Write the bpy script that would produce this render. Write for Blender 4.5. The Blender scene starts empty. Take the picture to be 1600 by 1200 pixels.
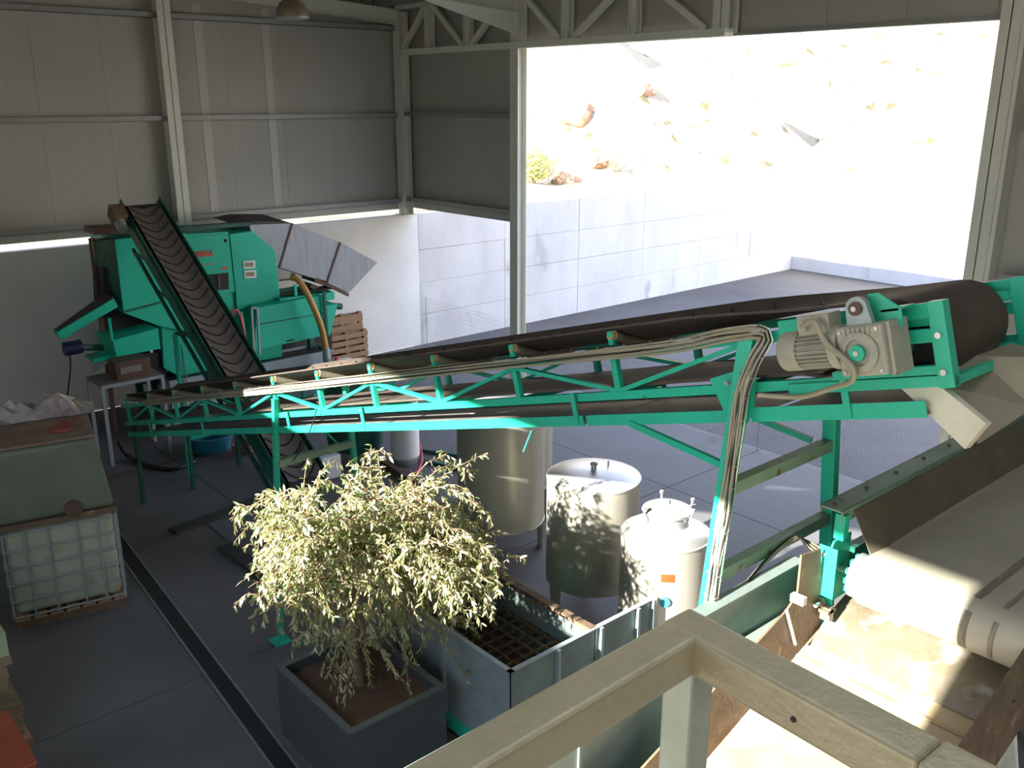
import bpy, bmesh, math, random
from mathutils import Vector, Matrix
random.seed(7)
V = Vector
SC = bpy.context.scene
COL = SC.collection

# ------------------------------------------------------------------ camera
F, CH = 1450.0, 5.4                       # focal length in pixels of the 1600 px frame, eye height
PITCH = math.radians(17.097); A1 = math.radians(48.916)
FH = V((math.cos(A1), math.sin(A1), 0)); RT = V((math.sin(A1), -math.cos(A1), 0))
FW = FH*math.cos(PITCH) + V((0, 0, -math.sin(PITCH))); UP = RT.cross(FW)
CAM = V((0, 0, CH))
cd = bpy.data.cameras.new('camera'); cam = bpy.data.objects.new('camera', cd); COL.objects.link(cam)
cd.sensor_width = 36; cd.lens = F/1600*36; cd.clip_start = .05; cd.clip_end = 500
cam.matrix_world = Matrix.Translation(CAM) @ Matrix((RT, UP, -FW)).transposed().to_4x4()
SC.camera = cam

# ------------------------------------------------------------------ sky, sun, exposure
SUN_DIR = V((1, .02, -.45)).normalized()
w = bpy.data.worlds.new('world'); SC.world = w; w.use_nodes = True
nt = w.node_tree; bg = nt.nodes['Background']
# hazy bright sky, a little bluer overhead
tcw = nt.nodes.new('ShaderNodeTexCoord'); sx = nt.nodes.new('ShaderNodeSeparateXYZ'); rp = nt.nodes.new('ShaderNodeValToRGB')
rp.color_ramp.elements[0].position = 0; rp.color_ramp.elements[0].color = (1, .975, .95, 1)
rp.color_ramp.elements[1].position = .55; rp.color_ramp.elements[1].color = (.52, .66, 1, 1)
nt.links.new(tcw.outputs['Generated'], sx.inputs[0]); nt.links.new(sx.outputs[2], rp.inputs[0])
nt.links.new(rp.outputs[0], bg.inputs[0]); bg.inputs[1].default_value = 4.0
sd = bpy.data.lights.new('sun', 'SUN'); so = bpy.data.objects.new('sun', sd); COL.objects.link(so)
sd.energy = 33; sd.angle = math.radians(.7); sd.color = (1, .95, .86)
so.rotation_euler = SUN_DIR.to_track_quat('-Z', 'Y').to_euler(); so.location = (-20, 0, 15)
vs = SC.view_settings; vs.view_transform = 'Standard'; vs.look = 'None'; vs.gamma = 1
vs.use_curve_mapping = False; vs.exposure = 0.0

# ------------------------------------------------------------------ measuring helpers (points in the hall)
def ray(px, py): return (FW*F + RT*(px-800) - UP*(py-600)).normalized()
def atz(px, py, z): d = ray(px, py); return CAM + d*((z-CH)/d.z)
def atx(px, py, x): d = ray(px, py); return CAM + d*(x/d.x)
def aty(px, py, y): d = ray(px, py); return CAM + d*(y/d.y)

# ------------------------------------------------------------------ materials
def S(r, g, b):
    return tuple(((c/255+.055)/1.055)**2.4 if c > 10 else c/255/12.92 for c in (r, g, b)) + (1,)
MATS = {}
def mat(name, c, rough=.6, metal=0, c2=None, scale=4, amt=.5, bump=0, bscale=40, stretch=None, spot=None, sscale=3, sth=.6, det=4, trans=0, spec=.5):
    m = bpy.data.materials.new(name); m.use_nodes = True; t = m.node_tree; b = t.nodes['Principled BSDF']
    b.inputs['Base Color'].default_value = c; b.inputs['Roughness'].default_value = rough
    b.inputs['Metallic'].default_value = metal; b.inputs['Specular IOR Level'].default_value = spec
    if trans: b.inputs['Transmission Weight'].default_value = trans
    tc = t.nodes.new('ShaderNodeTexCoord'); src = tc.outputs['Object']
    if stretch:
        mp = t.nodes.new('ShaderNodeMapping'); mp.inputs['Scale'].default_value = stretch
        t.links.new(src, mp.inputs[0]); src = mp.outputs[0]
    col = None
    if c2:
        n = t.nodes.new('ShaderNodeTexNoise'); n.inputs['Scale'].default_value = scale; n.inputs['Detail'].default_value = det
        n.inputs['Roughness'].default_value = .62
        t.links.new(src, n.inputs['Vector'])
        r = t.nodes.new('ShaderNodeValToRGB'); r.color_ramp.elements[0].position = .5-amt*.4; r.color_ramp.elements[1].position = .5+amt*.4
        r.color_ramp.elements[0].color = c; r.color_ramp.elements[1].color = c2
        t.links.new(n.outputs['Fac'], r.inputs[0]); col = r.outputs[0]
        mr = t.nodes.new('ShaderNodeMapRange'); mr.inputs['To Min'].default_value = max(0, rough-.1); mr.inputs['To Max'].default_value = min(1, rough+.12)
        t.links.new(n.outputs['Fac'], mr.inputs[0]); t.links.new(mr.outputs[0], b.inputs['Roughness'])
    if spot:
        n2 = t.nodes.new('ShaderNodeTexNoise'); n2.inputs['Scale'].default_value = sscale; n2.inputs['Detail'].default_value = 6
        t.links.new(src, n2.inputs['Vector'])
        r2 = t.nodes.new('ShaderNodeValToRGB'); r2.color_ramp.elements[0].position = sth; r2.color_ramp.elements[1].position = min(1, sth+.08)
        t.links.new(n2.outputs['Fac'], r2.inputs[0])
        mx = t.nodes.new('ShaderNodeMix'); mx.data_type = 'RGBA'
        t.links.new(r2.outputs[0], mx.inputs[0])
        if col: t.links.new(col, mx.inputs[6])
        else: mx.inputs[6].default_value = c
        mx.inputs[7].default_value = spot; col = mx.outputs[2]
    if col: t.links.new(col, b.inputs['Base Color'])
    if bump:
        n3 = t.nodes.new('ShaderNodeTexNoise'); n3.inputs['Scale'].default_value = bscale; n3.inputs['Detail'].default_value = 3
        t.links.new(src, n3.inputs['Vector'])
        bp = t.nodes.new('ShaderNodeBump'); bp.inputs['Strength'].default_value = bump; bp.inputs['Distance'].default_value = .01
        t.links.new(n3.outputs['Fac'], bp.inputs['Height']); t.links.new(bp.outputs[0], b.inputs['Normal'])
    MATS[name] = m; return m
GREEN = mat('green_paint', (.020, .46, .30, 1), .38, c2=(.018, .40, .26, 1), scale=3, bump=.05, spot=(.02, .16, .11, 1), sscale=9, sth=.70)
GREEN2 = mat('green_machine_paint', (.002, .50, .34, 1), .5, c2=(.002, .45, .30, 1), scale=1.2, spot=(.02, .25, .18, 1), sscale=4, sth=.72)
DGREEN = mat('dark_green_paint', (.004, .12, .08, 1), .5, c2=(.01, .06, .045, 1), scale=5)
FGREEN = mat('faded_green_steel', (.22, .34, .24, 1), .6, c2=(.17, .29, .19, 1), scale=5, spot=(.16, .09, .05, 1), sscale=9, sth=.6, bump=.1)
RUBBER = mat('belt_rubber', (.050, .038, .030, 1), .75, c2=(.085, .066, .052, 1), scale=3, bump=.15, bscale=60)
RUBBERD = mat('dusty_belt_rubber', (.16, .125, .085, 1), .7, c2=(.10, .08, .06, 1), scale=3, bump=.1, stretch=(2, .5, 2))
PANST = mat('dirty_pan_steel', (.13, .12, .11, 1), .6, c2=(.22, .21, .20, 1), scale=5, spot=(.4, .4, .4, 1), sscale=8, sth=.66)
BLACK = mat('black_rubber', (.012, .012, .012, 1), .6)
RIBM = mat('belt_rib_rubber', (.014, .012, .010, 1), .7)
CHEVB = mat('grey_brown_belt', (.14, .125, .11, 1), .8, c2=(.10, .088, .078, 1), scale=4)
MOTOR = mat('grey_motor_paint', (.36, .36, .29, 1), .5, c2=(.28, .28, .22, 1), scale=9, spot=(.14, .10, .07, 1), sscale=16, sth=.66, bump=.2)
GALV = mat('galvanised_steel', (.36, .42, .42, 1), .45, .35, c2=(.27, .33, .34, 1), scale=7, bump=.05)
GALVD = mat('dull_galvanised_sheet', (.22, .28, .26, 1), .55, .2, c2=(.16, .21, .20, 1), scale=5, spot=(.12, .10, .08, 1), sscale=7, sth=.7)
RAIL = mat('weathered_rail_steel', (.46, .42, .29, 1), .38, .2, c2=(.36, .33, .22, 1), scale=9, spot=(.5, .5, .42, 1), sscale=22, sth=.74, bump=.15, bscale=90)
RAILP = mat('rail_post_steel', (.52, .58, .50, 1), .45, .25, c2=(.34, .38, .31, 1), scale=6)
INOX = mat('stainless_steel', (.58, .56, .47, 1), .34, .6, c2=(.50, .48, .41, 1), scale=2, stretch=(1, 1, .15))
INOXL = mat('tank_lid_steel', (.68, .69, .70, 1), .38, .75, c2=(.6, .6, .6, 1), scale=3)
CONC = mat('cast_concrete', (.54, .53, .52, 1), .85, c2=(.66, .65, .645, 1), scale=1.3, bump=.2, bscale=25, stretch=(1, 1, .45), spot=(.45, .44, .43, 1), sscale=1.7, sth=.64, det=8)
PLAST = mat('white_wall_render', (.72, .72, .69, 1), .85, c2=(.80, .80, .78, 1), scale=1.2, bump=.1, spot=(.5, .49, .45, 1), sscale=2, sth=.7)
FLOORM = mat('hall_concrete_floor', (.085, .084, .083, 1), .65, c2=(.135, .134, .134, 1), scale=.8, bump=.05, spot=(.085, .08, .075, 1), sscale=1.2, sth=.655, det=8)
YARD = mat('yard_concrete', (.058, .052, .050, 1), .8, c2=(.115, .105, .10, 1), scale=.35, bump=.2, det=8)
GROUND = mat('dry_earth', (.30, .23, .14, 1), .95, c2=(.42, .35, .24, 1), scale=.5, spot=(.10, .085, .04, 1), sscale=1.1, sth=.6, det=8, bump=.4, bscale=3)
STEELW = mat('cream_structural_steel', (.74, .75, .66, 1), .5, c2=(.66, .67, .58, 1), scale=2, bump=.03)
PURL = mat('grey_purlin_steel', (.30, .31, .30, 1), .5, .3)
ROOFM = mat('roof_sheet', (.22, .19, .17, 1), .6)
WOOD = mat('pallet_wood', (.42, .26, .15, 1), .8, c2=(.28, .17, .10, 1), scale=5, stretch=(1, 5, 5), bump=.2)
RUST = mat('rusty_steel', (.17, .12, .07, 1), .75, c2=(.10, .065, .045, 1), scale=6, bump=.3, spot=(.28, .2, .12, 1), sscale=9, sth=.62)
TRAY = mat('worn_tray_steel', (.36, .29, .19, 1), .5, .1, c2=(.28, .19, .09, 1), scale=3, bump=.08, spot=(.42, .38, .30, 1), sscale=2, sth=.5)
CURV = mat('worn_curved_steel', (.22, .20, .15, 1), .5, .3, c2=(.15, .12, .075, 1), scale=7, bump=.15, spot=(.32, .31, .27, 1), sscale=5, sth=.55)
SKIRT = mat('olive_skirt_steel', (.20, .19, .13, 1), .6, .2, c2=(.14, .125, .09, 1), scale=4, spot=(.16, .10, .06, 1), sscale=9, sth=.68)
CHUTE = mat('chute_sheet_steel', (.30, .28, .21, 1), .5, .35, c2=(.24, .22, .16, 1), scale=4)
CREAM = mat('cream_plate', (.62, .60, .48, 1), .5, c2=(.52, .50, .40, 1), scale=5, spot=(.3, .28, .2, 1), sscale=12, sth=.74)
WBELT = mat('white_food_belt', (.42, .40, .31, 1), .5, c2=(.37, .35, .27, 1), scale=4, spot=(.2, .16, .1, 1), sscale=42, sth=.78)
DIRT = mat('belt_grime', (.10, .08, .055, 1), .7, c2=(.30, .28, .21, 1), scale=6, stretch=(1, 20, 1))
POT = mat('dark_grey_planter', (.055, .062, .066, 1), .6, c2=(.07, .078, .082, 1), scale=12, bump=.06, spot=(.3, .3, .25, 1), sscale=10, sth=.78)
POTR = mat('planter_rim', (.13, .15, .14, 1), .6, c2=(.10, .115, .11, 1), scale=8, spot=(.45, .45, .4, 1), sscale=9, sth=.7)
SOIL = mat('brown_soil', (.085, .045, .028, 1), .95, c2=(.13, .075, .05, 1), scale=25, bump=.6, bscale=50)
BARK = mat('tree_bark', (.22, .17, .11, 1), .9, c2=(.14, .10, .07, 1), scale=14, bump=.4)
TWIG = mat('reddish_twig', (.40, .19, .15, 1), .7, c2=(.28, .2, .1, 1), scale=8)
def leafmat(name, a, b_, tr):
    m = mat(name, a, .45, c2=b_, scale=9)
    t = m.node_tree; b = t.nodes['Principled BSDF']; out = t.nodes['Material Output']
    tl = t.nodes.new('ShaderNodeBsdfTranslucent'); tl.inputs[0].default_value = tr
    ms = t.nodes.new('ShaderNodeMixShader'); ms.inputs[0].default_value = .28
    t.links.new(b.outputs[0], ms.inputs[1]); t.links.new(tl.outputs[0], ms.inputs[2]); t.links.new(ms.outputs[0], out.inputs[0])
    return m
LEAF = leafmat('olive_green_leaf', (.17, .22, .07, 1), (.33, .35, .18, 1), (.36, .45, .08, 1))
LEAF2 = leafmat('silvery_leaf', (.52, .51, .36, 1), (.36, .38, .22, 1), (.45, .46, .2, 1))
SHRUB = leafmat('dry_shrub_leaf', (.28, .30, .09, 1), (.42, .38, .14, 1), (.4, .42, .1, 1))
ROCK = mat('reddish_rock', (.40, .22, .14, 1), .95, c2=(.30, .19, .13, 1), scale=2, bump=.5, bscale=6)
IBCP = mat('milky_plastic', (.38, .42, .33, 1), .45, c2=(.31, .35, .26, 1), scale=2, spot=(.24, .20, .12, 1), sscale=2.5, sth=.64)
IBCG = mat('dirty_green_plastic', (.095, .125, .09, 1), .5, c2=(.14, .17, .125, 1), scale=2, spot=(.19, .19, .07, 1), sscale=1.9, sth=.66)
IBCT = mat('stained_lid', (.24, .20, .15, 1), .6, c2=(.15, .095, .065, 1), scale=2.2, spot=(.24, .05, .03, 1), sscale=2.6, sth=.56)
BAG = mat('crumpled_white_plastic', (.36, .335, .32, 1), .35, c2=(.20, .17, .165, 1), scale=5)
CARD = mat('cardboard', (.28, .21, .13, 1), .85, c2=(.22, .175, .11, 1), scale=6, stretch=(1, 1, 8))
PALEG = mat('pale_green_board', (.34, .40, .25, 1), .6)
ORANGE = mat('red_orange_plastic', (.34, .075, .035, 1), .5, c2=(.26, .06, .03, 1), scale=4, spot=(.6, .55, .3, 1), sscale=6, sth=.72)
BLUE = mat('blue_plastic', (.02, .17, .28, 1), .4)
NAVY = mat('navy_paint', (.01, .015, .06, 1), .5)
HOSE = mat('amber_hose', (.52, .30, .06, 1), .35, c2=(.40, .24, .06, 1), scale=8)
REDP = mat('red_paint', (.50, .02, .02, 1), .4)
PINK = mat('pink_hose', (.55, .04, .09, 1), .4)
WHITEP = mat('white_plastic', (.75, .76, .80, 1), .4)
GREYBIN = mat('blue_grey_steel', (.32, .38, .44, 1), .5, .1, c2=(.27, .33, .38, 1), scale=3)
DUCT = mat('grey_duct_sheet', (.34, .37, .42, 1), .5, .3, c2=(.28, .30, .34, 1), scale=3, spot=(.22, .20, .19, 1), sscale=5, sth=.68, stretch=(5, 1, .7))
REDT = mat('red_lettering', (.62, .07, .03, 1), .5)
ORLAB = mat('orange_label', (.60, .055, .012, 1), .5)
GLASS = mat('sight_glass', (.05, .35, .5, 1), .1)
GLASSY = mat('small_pane_glass', (.30, .30, .16, 1), .08, spec=.8)
CABLE = mat('grey_cable', (.30, .28, .20, 1), .5)
CABLEB = mat('black_cable', (.015, .014, .014, 1), .45)
WIRE = mat('zinc_wire', (.62, .58, .44, 1), .4, .6)
FWIRE = mat('fence_wire', (.33, .36, .40, 1), .5, .3)
YEL = mat('yellowed_cap', (.40, .26, .07, 1), .5)
ZINC = mat('zinc_bolt', (.6, .6, .56, 1), .3, .8)
ROLL = mat('dusty_roller', (.30, .27, .19, 1), .6, c2=(.22, .19, .13, 1), scale=8)
SUMP = mat('dull_sump_steel', (.13, .14, .16, 1), .6, c2=(.10, .11, .125, 1), scale=4)
EDGEP = mat('dark_edge_steel', (.04, .038, .036, 1), .6)
BROWNI = mat('brown_painted_iron', (.10, .055, .04, 1), .6)

def panel_material():
    m = mat('insulated_wall_panel', (.42, .415, .365, 1), .55, c2=(.375, .37, .33, 1), scale=.6)
    t = m.node_tree; b = t.nodes['Principled BSDF']; tc = t.nodes.new('ShaderNodeTexCoord')
    wv = t.nodes.new('ShaderNodeTexWave'); wv.bands_direction = 'X'; wv.inputs['Scale'].default_value = 6.3
    wv2 = t.nodes.new('ShaderNodeTexWave'); wv2.bands_direction = 'Y'; wv2.inputs['Scale'].default_value = 6.3
    ad = t.nodes.new('ShaderNodeMath'); ad.operation = 'ADD'
    for q in (wv, wv2): t.links.new(tc.outputs['Object'], q.inputs[0])
    t.links.new(wv.outputs['Fac'], ad.inputs[0]); t.links.new(wv2.outputs['Fac'], ad.inputs[1])
    bp = t.nodes.new('ShaderNodeBump'); bp.inputs['Strength'].default_value = .35; bp.inputs['Distance'].default_value = .004
    t.links.new(ad.outputs[0], bp.inputs['Height']); t.links.new(bp.outputs[0], b.inputs['Normal'])
    return m
PANEL = panel_material()

# ------------------------------------------------------------------ mesh builder
OFF = {}
def finish_mesh(name, verts, faces, m, smooth=False, angle=40):
    me = bpy.data.meshes.new(name); me.from_pydata([tuple(v) for v in verts], [], faces)
    bm = bmesh.new(); bm.from_mesh(me); bmesh.ops.recalc_face_normals(bm, faces=bm.faces); bm.to_mesh(me); bm.free()
    if m: me.materials.append(m)
    if smooth:
        me.shade_smooth(); me.set_sharp_from_angle(angle=math.radians(angle))
    me.update(); return me
class MB:
    def __init__(s, T=None): s.v = []; s.f = []; s.T = T
    def add(s, vs, fs, raw=False):
        o = len(s.v)
        s.v += [V(s.T(*p)) if (s.T and not raw) else V(p) for p in vs]
        s.f += [[i+o for i in f] for f in fs]; return s
    def box(s, lo, hi):
        x0, y0, z0 = lo; x1, y1, z1 = hi
        return s.add([(x0, y0, z0), (x1, y0, z0), (x1, y1, z0), (x0, y1, z0), (x0, y0, z1), (x1, y0, z1), (x1, y1, z1), (x0, y1, z1)],
                     [(0, 1, 2, 3), (4, 5, 6, 7), (0, 1, 5, 4), (1, 2, 6, 5), (2, 3, 7, 6), (3, 0, 4, 7)])
    def poly(s, pts): return s.add(pts, [list(range(len(pts)))])
    def prism(s, pts, vec):
        n = len(pts); p2 = [V(p)+V(vec) for p in pts]
        return s.add(list(pts)+p2, [list(range(n)), list(range(2*n-1, n-1, -1))] + [(i, (i+1) % n, (i+1) % n+n, i+n) for i in range(n)])
    def bar(s, a, b, w=.05, h=.05, up=(0, 0, 1)):
        a = V(s.T(*a)) if s.T else V(a); b = V(s.T(*b)) if s.T else V(b)
        d = (b-a).normalized(); side = d.cross(V(up))
        if side.length < 1e-3: side = d.cross(V((1, 0, 0)))
        side.normalize(); u = side.cross(d).normalized()
        q = [(-1, -1), (1, -1), (1, 1), (-1, 1)]
        vs = [p+side*(i*w/2)+u*(j*h/2) for p in (a, b) for i, j in q]
        return s.add(vs, [(0, 1, 2, 3), (7, 6, 5, 4), (0, 1, 5, 4), (1, 2, 6, 5), (2, 3, 7, 6), (3, 0, 4, 7)], raw=True)
    def tube(s, pts, r=.02, n=8, cap=True, closed=False):
        P = [V(s.T(*p)) if s.T else V(p) for p in pts]; m = len(P)
        R = r if isinstance(r, (list, tuple)) else [r]*m
        vs = []; prev = None
        for i, p in enumerate(P):
            if closed: d = P[(i+1) % m]-P[i-1]
            else: d = P[min(i+1, m-1)]-P[max(i-1, 0)]
            d = d.normalized()
            if prev is None:
                a = d.orthogonal().normalized()
            else:
                a = prev - d*prev.dot(d)
                a = a.normalized() if a.length > 1e-6 else d.orthogonal().normalized()
            prev = a; b = d.cross(a)
            for k in range(n):
                t = 2*math.pi*k/n; vs.append(p+(a*math.cos(t)+b*math.sin(t))*R[i])
        fs = []
        for i in range(m if closed else m-1):
            for k in range(n):
                j = (i+1) % m
                fs.append((i*n+k, i*n+(k+1) % n, j*n+(k+1) % n, j*n+k))
        if cap and not closed: fs += [list(range(n)), list(range((m-1)*n, m*n))]
        return s.add(vs, fs, raw=True)
    def lathe(s, c, axis, prof, n=32):
        ax = V(axis).normalized(); a = ax.orthogonal().normalized(); b = ax.cross(a); c = V(s.T(*c)) if s.T else V(c)
        vs = []; m = len(prof)
        for r, t in prof:
            for k in range(n):
                q = 2*math.pi*k/n; vs.append(c+ax*t+(a*math.cos(q)+b*math.sin(q))*max(r, 1e-4))
        fs = [(i*n+k, i*n+(k+1) % n, (i+1)*n+(k+1) % n, (i+1)*n+k) for i in range(m-1) for k in range(n)]
        fs += [list(range(n)), list(range((m-1)*n, m*n))]
        return s.add(vs, fs, raw=True)
    def cyl(s, a, b, r, n=20):
        A = V(s.T(*a)) if s.T else V(a); B = V(s.T(*b)) if s.T else V(b)
        T, s.T = s.T, None; s.lathe(A, B-A, [(r, 0), (r, (B-A).length)], n); s.T = T; return s
    def build(s, name, m, parent=None, smooth=False, bevel=0, label=None, kind=None, cat=None, group=None, bseg=2, angle=40):
        if parent is not None: off = OFF[parent.name]; loc = V((0, 0, 0))
        else:
            xs = [v.x for v in s.v]; ys = [v.y for v in s.v]; zs = [v.z for v in s.v]
            off = V(((min(xs)+max(xs))/2, (min(ys)+max(ys))/2, min(zs))); loc = off
        me = finish_mesh(name, [v-off for v in s.v], s.f, m, smooth, angle)
        o = bpy.data.objects.new(name, me); COL.objects.link(o); o.parent = parent; o.location = loc
        OFF[o.name] = off
        if bevel:
            bv = o.modifiers.new('bevel', 'BEVEL'); bv.width = bevel; bv.segments = bseg; bv.limit_method = 'ANGLE'; bv.angle_limit = math.radians(35)
        if label: o['label'] = label
        if cat: o['category'] = cat
        if group: o['group'] = group
        if kind: o['kind'] = kind
        return o
def thing(name, label, cat, loc, group=None):
    o = bpy.data.objects.new(name, None); COL.objects.link(o); o.empty_display_size = .1
    o.location = loc; o['label'] = label; o['category'] = cat
    if group: o['group'] = group
    OFF[o.name] = V(loc); return o
def setting(name, loc=(0, 0, 0)):
    o = bpy.data.objects.new(name, None); COL.objects.link(o); o.empty_display_size = .1
    o.location = loc; o['kind'] = 'structure'; OFF[o.name] = V(loc); return o
def piece(name, me, loc, parent, rot=None, scale=None):
    o = bpy.data.objects.new(name, me); COL.objects.link(o); o.parent = parent
    o.location = V(loc)-OFF[parent.name]
    if rot: o.rotation_euler = rot
    if scale: o.scale = scale
    OFF[o.name] = V(loc); return o
def copy_tree(o, parent=None, delta=None):
    c = o.copy(); COL.objects.link(c)
    if parent: c.parent = parent
    if delta: c.location = V(o.location)+V(delta)
    for ch in o.children: copy_tree(ch, c)
    return c
def boxmesh(name, sx, sy, sz, m, bev=0):
    b = MB().box((-sx/2, -sy/2, 0), (sx/2, sy/2, sz)); return finish_mesh(name, b.v, b.f, m)

# ================================================================== SETTING
WY, EX, WX, SY = 16.93, 11.7, -2.0, -6.0
# floor: slabs cut by saw joints
fl = setting('floor', (5, 6, 0))
ysl = [SY, -2.1, 2.9, 7.9, 13.55, WY]; xsl = [WX, 4.9, 9.9, 12.25]
for i in range(len(xsl)-1):
    for j in range(len(ysl)-1):
        MB().box((xsl[i]+.006, ysl[j]+.006, -.12), (xsl[i+1]-.006, ysl[j+1]-.006, 0)).build('floor_slab', FLOORM, fl)
MB().box((WX, SY, -.2), (12.25, WY, -.012)).build('slab_bed', BLACK, fl)
yd = setting('yard_paving', (20, 5, 0))
for i in range(4):
    for j in range(8):
        x0 = 12.262+i*3.74; y0 = -15+j*4.0
        MB().box((x0, y0, -.12), (x0+3.73, min(y0+3.99, WY+.02), -.004)).build('paving_slab', YARD, yd)
MB().box((12.25, -15, -.3), (27.2, WY, -.02)).build('paving_bed', YARD, yd)
# distant ground and hill
gb = MB(); N = 60
def hill(x, y):
    yy = max(0, y-17.6); h = 2.85+yy*.52+ .9*math.sin(x*.35+y*.2)*min(1, yy/4) + .6*math.sin(x*.9-y*.6)*min(1, yy/3)+.25*math.sin(x*2.3+y*1.9)*min(1, yy/3)
    return h
def hillx(x, y):
    xx = max(0, x-27.4); h = 2.85+xx*.5+.9*math.sin(y*.35)*min(1, xx/4)+.4*math.sin(y*1.1+x*.7)*min(1, xx/3); return h
vs = []; xs = [-30+i*2.0 for i in range(66)]; ys = [17.25+j*1.2 for j in range(50)]
gb.add([(x, y, hill(x, y)) for y in ys for x in xs], [(j*66+i, j*66+i+1, (j+1)*66+i+1, (j+1)*66+i) for j in range(49) for i in range(65)])
gb.build('hillside', GROUND, smooth=True, kind='structure', angle=80)
gb = MB(); ys2 = [-40+j*1.5 for j in range(39)]; xs2 = [27.25+i*1.5 for i in range(40)]
gb.add([(x, y, hillx(x, y)) for y in ys2 for x in xs2], [(j*40+i, j*40+i+1, (j+1)*40+i+1, (j+1)*40+i) for j in range(38) for i in range(39)])
gb.build('side_hillside', GROUND, smooth=True, kind='structure', angle=80)
MB().box((-60, -60, -.6), (60, 17, -.35)).build('outer_ground', GROUND, kind='structure')

# retaining wall of cast panels, continuing the hall's low wall
rw = setting('retaining_wall', (19, WY+.2, 0))
zr = [0, .70, 1.43, 2.17, 2.98]
for i in range(6):
    for k in range(4):
        x0 = 12.0+i*2.52; x1 = min(x0+2.52, 27.05)
        dy = random.uniform(-.006, .006)
        MB().box((x0+.004, WY+dy, zr[k]+.004 if k else -.1), (x1-.004, WY+.2, zr[k+1]-.004)).build('cast_panel', CONC, rw, bevel=.004, bseg=1)
MB().box((12.0, WY+.02, -.2), (27.2, WY+.3, 2.97)).build('wall_core', CONC, rw)
ew = setting('end_wall', (27.1, 5, 0))
for i in range(12):
    for k in range(4):
        y1 = WY-i*2.52; y0 = y1-2.52
        MB().box((27.05+random.uniform(-.006, .006), y0+.004, zr[k]+.004), (27.25, y1-.004, zr[k+1]-.004)).build('cast_panel', CONC, ew)
MB().box((27.07, -14, 0), (27.3, WY, 2.97)).build('wall_core', CONC, ew)

# wall_left: rendered low wall + insulated panels on purlins
wl = setting('wall_left', (5, WY, 0))
MB().box((WX-.2, WY, 0), (12.0, WY+.3, 2.98)).build('low_wall', PLAST, wl)
x = WX; i = 0
while x < EX:
    x1 = min(x+1.1, EX+.3)
    MB().box((x+.002, WY+.16, 3.09), (x1-.002, WY+.22, 8.3)).build('wall_panel', PANEL, wl); x = x1
MB().box((WX, WY+.19, 3.12), (EX+.3, WY+.215, 8.3)).build('panel_core', PANEL, wl)
for xx in (7.35, 8.67):
    MB().box((xx, WY+.15, 3.35), (xx+.16, WY+.162, 7.0)).build('cover_strip', mat('pale_joint_strip', (.50, .50, .45, 1), .5), wl)
for z in (3.3, 5.07, 6.78):
    b = MB(); b.box((WX, WY-.02, z-.05), (EX, WY+.155, z-.044)); b.box((WX, WY-.02, z-.05), (EX, WY-.012, z+.04)); b.build('purlin', PURL, wl)
# wall_back: panels beside and above the gateway
wb = setting('wall_back', (EX, 8, 3))
y = 13.32; 
while y < WY+.1:
    y1 = min(y+1.1, WY+.16); MB().box((EX+.16, y+.002, 3.12), (EX+.22, y1-.002, 6.33)).build('wall_panel', PANEL, wb); y = y1
y = SY
while y < WY:
    y1 = min(y+1.1, WY+.16)
    MB().box((EX+.12 if y1 < 9 else EX+.16, y+.002, 6.33), (EX+.22, y1-.003, 7.3)).build('wall_panel', PANEL, wb); y = y1
y = SY
while y < 4.7:
    y1 = min(y+1.1, 4.72); MB().box((EX+.16, y+.002, 0), (EX+.22, y1-.002, 6.33)).build('wall_panel', PANEL, wb); y = y1
MB().box((EX+.19, 13.32, 3.13), (EX+.21, WY+.16, 6.33)).build('panel_core', PANEL, wb)
MB().box((EX+.19, SY, 6.33), (EX+.21, WY+.16, 7.3)).build('panel_core', PANEL, wb)
MB().box((EX+.19, SY, 0), (EX+.21, 4.72, 6.33)).build('panel_core', PANEL, wb)
for z in (3.33, 5.1):
    b = MB(); b.box((EX-.02, 13.3, z-.05), (EX+.155, WY, z-.044)); b.box((EX-.02, 13.3, z-.05), (EX-.012, WY, z+.04)); b.build('purlin', PURL, wb)
for z in (1.5, 3.35, 5.1):
    b = MB(); b.box((EX-.02, SY, z-.05), (EX+.155, 4.5, z-.044)); b.box((EX-.02, SY, z-.05), (EX-.012, 4.5, z+.04)); b.build('purlin', PURL, wb)
MB().box((EX+.1, 4.9, 6.27), (EX+.24, 8.75, 6.33)).build('lintel_edge', PURL, wb)
# wall_front (west) with the long opening the sun comes through, wall_right (south)
wf = setting('wall_front', (WX, 5, 0))
MB().box((WX-.25, .95, 0), (WX, WY+.3, 2.98)).build('low_wall', CONC, wf)
for y0, y1, z0, z1 in ((4.5, WY+.2, 2.98, 4.1), (SY, WY+.2, 6.05, 9.0), (8.45, WY+.2, 4.1, 6.05), (6.95, 8.45, 4.1, 5.1), (SY, 1.5, 4.45, 6.05), (.95, 1.5, 2.98, 4.45)):  # opening shaped for the sunlight; pier and low sash panel added to cast shade
    MB().box((WX-.2, y0, z0), (WX-.1, y1, z1)).build('wall_panel', PANEL, wf)
wr = setting('wall_right', (5, SY, 0))
for x0, x1, z0, z1 in ((WX-.2, EX+.2, 0, 9),):
    MB().box((x0, SY-.2, z0), (x1, SY, z1)).build('wall_panel', PANEL, wr)
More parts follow.
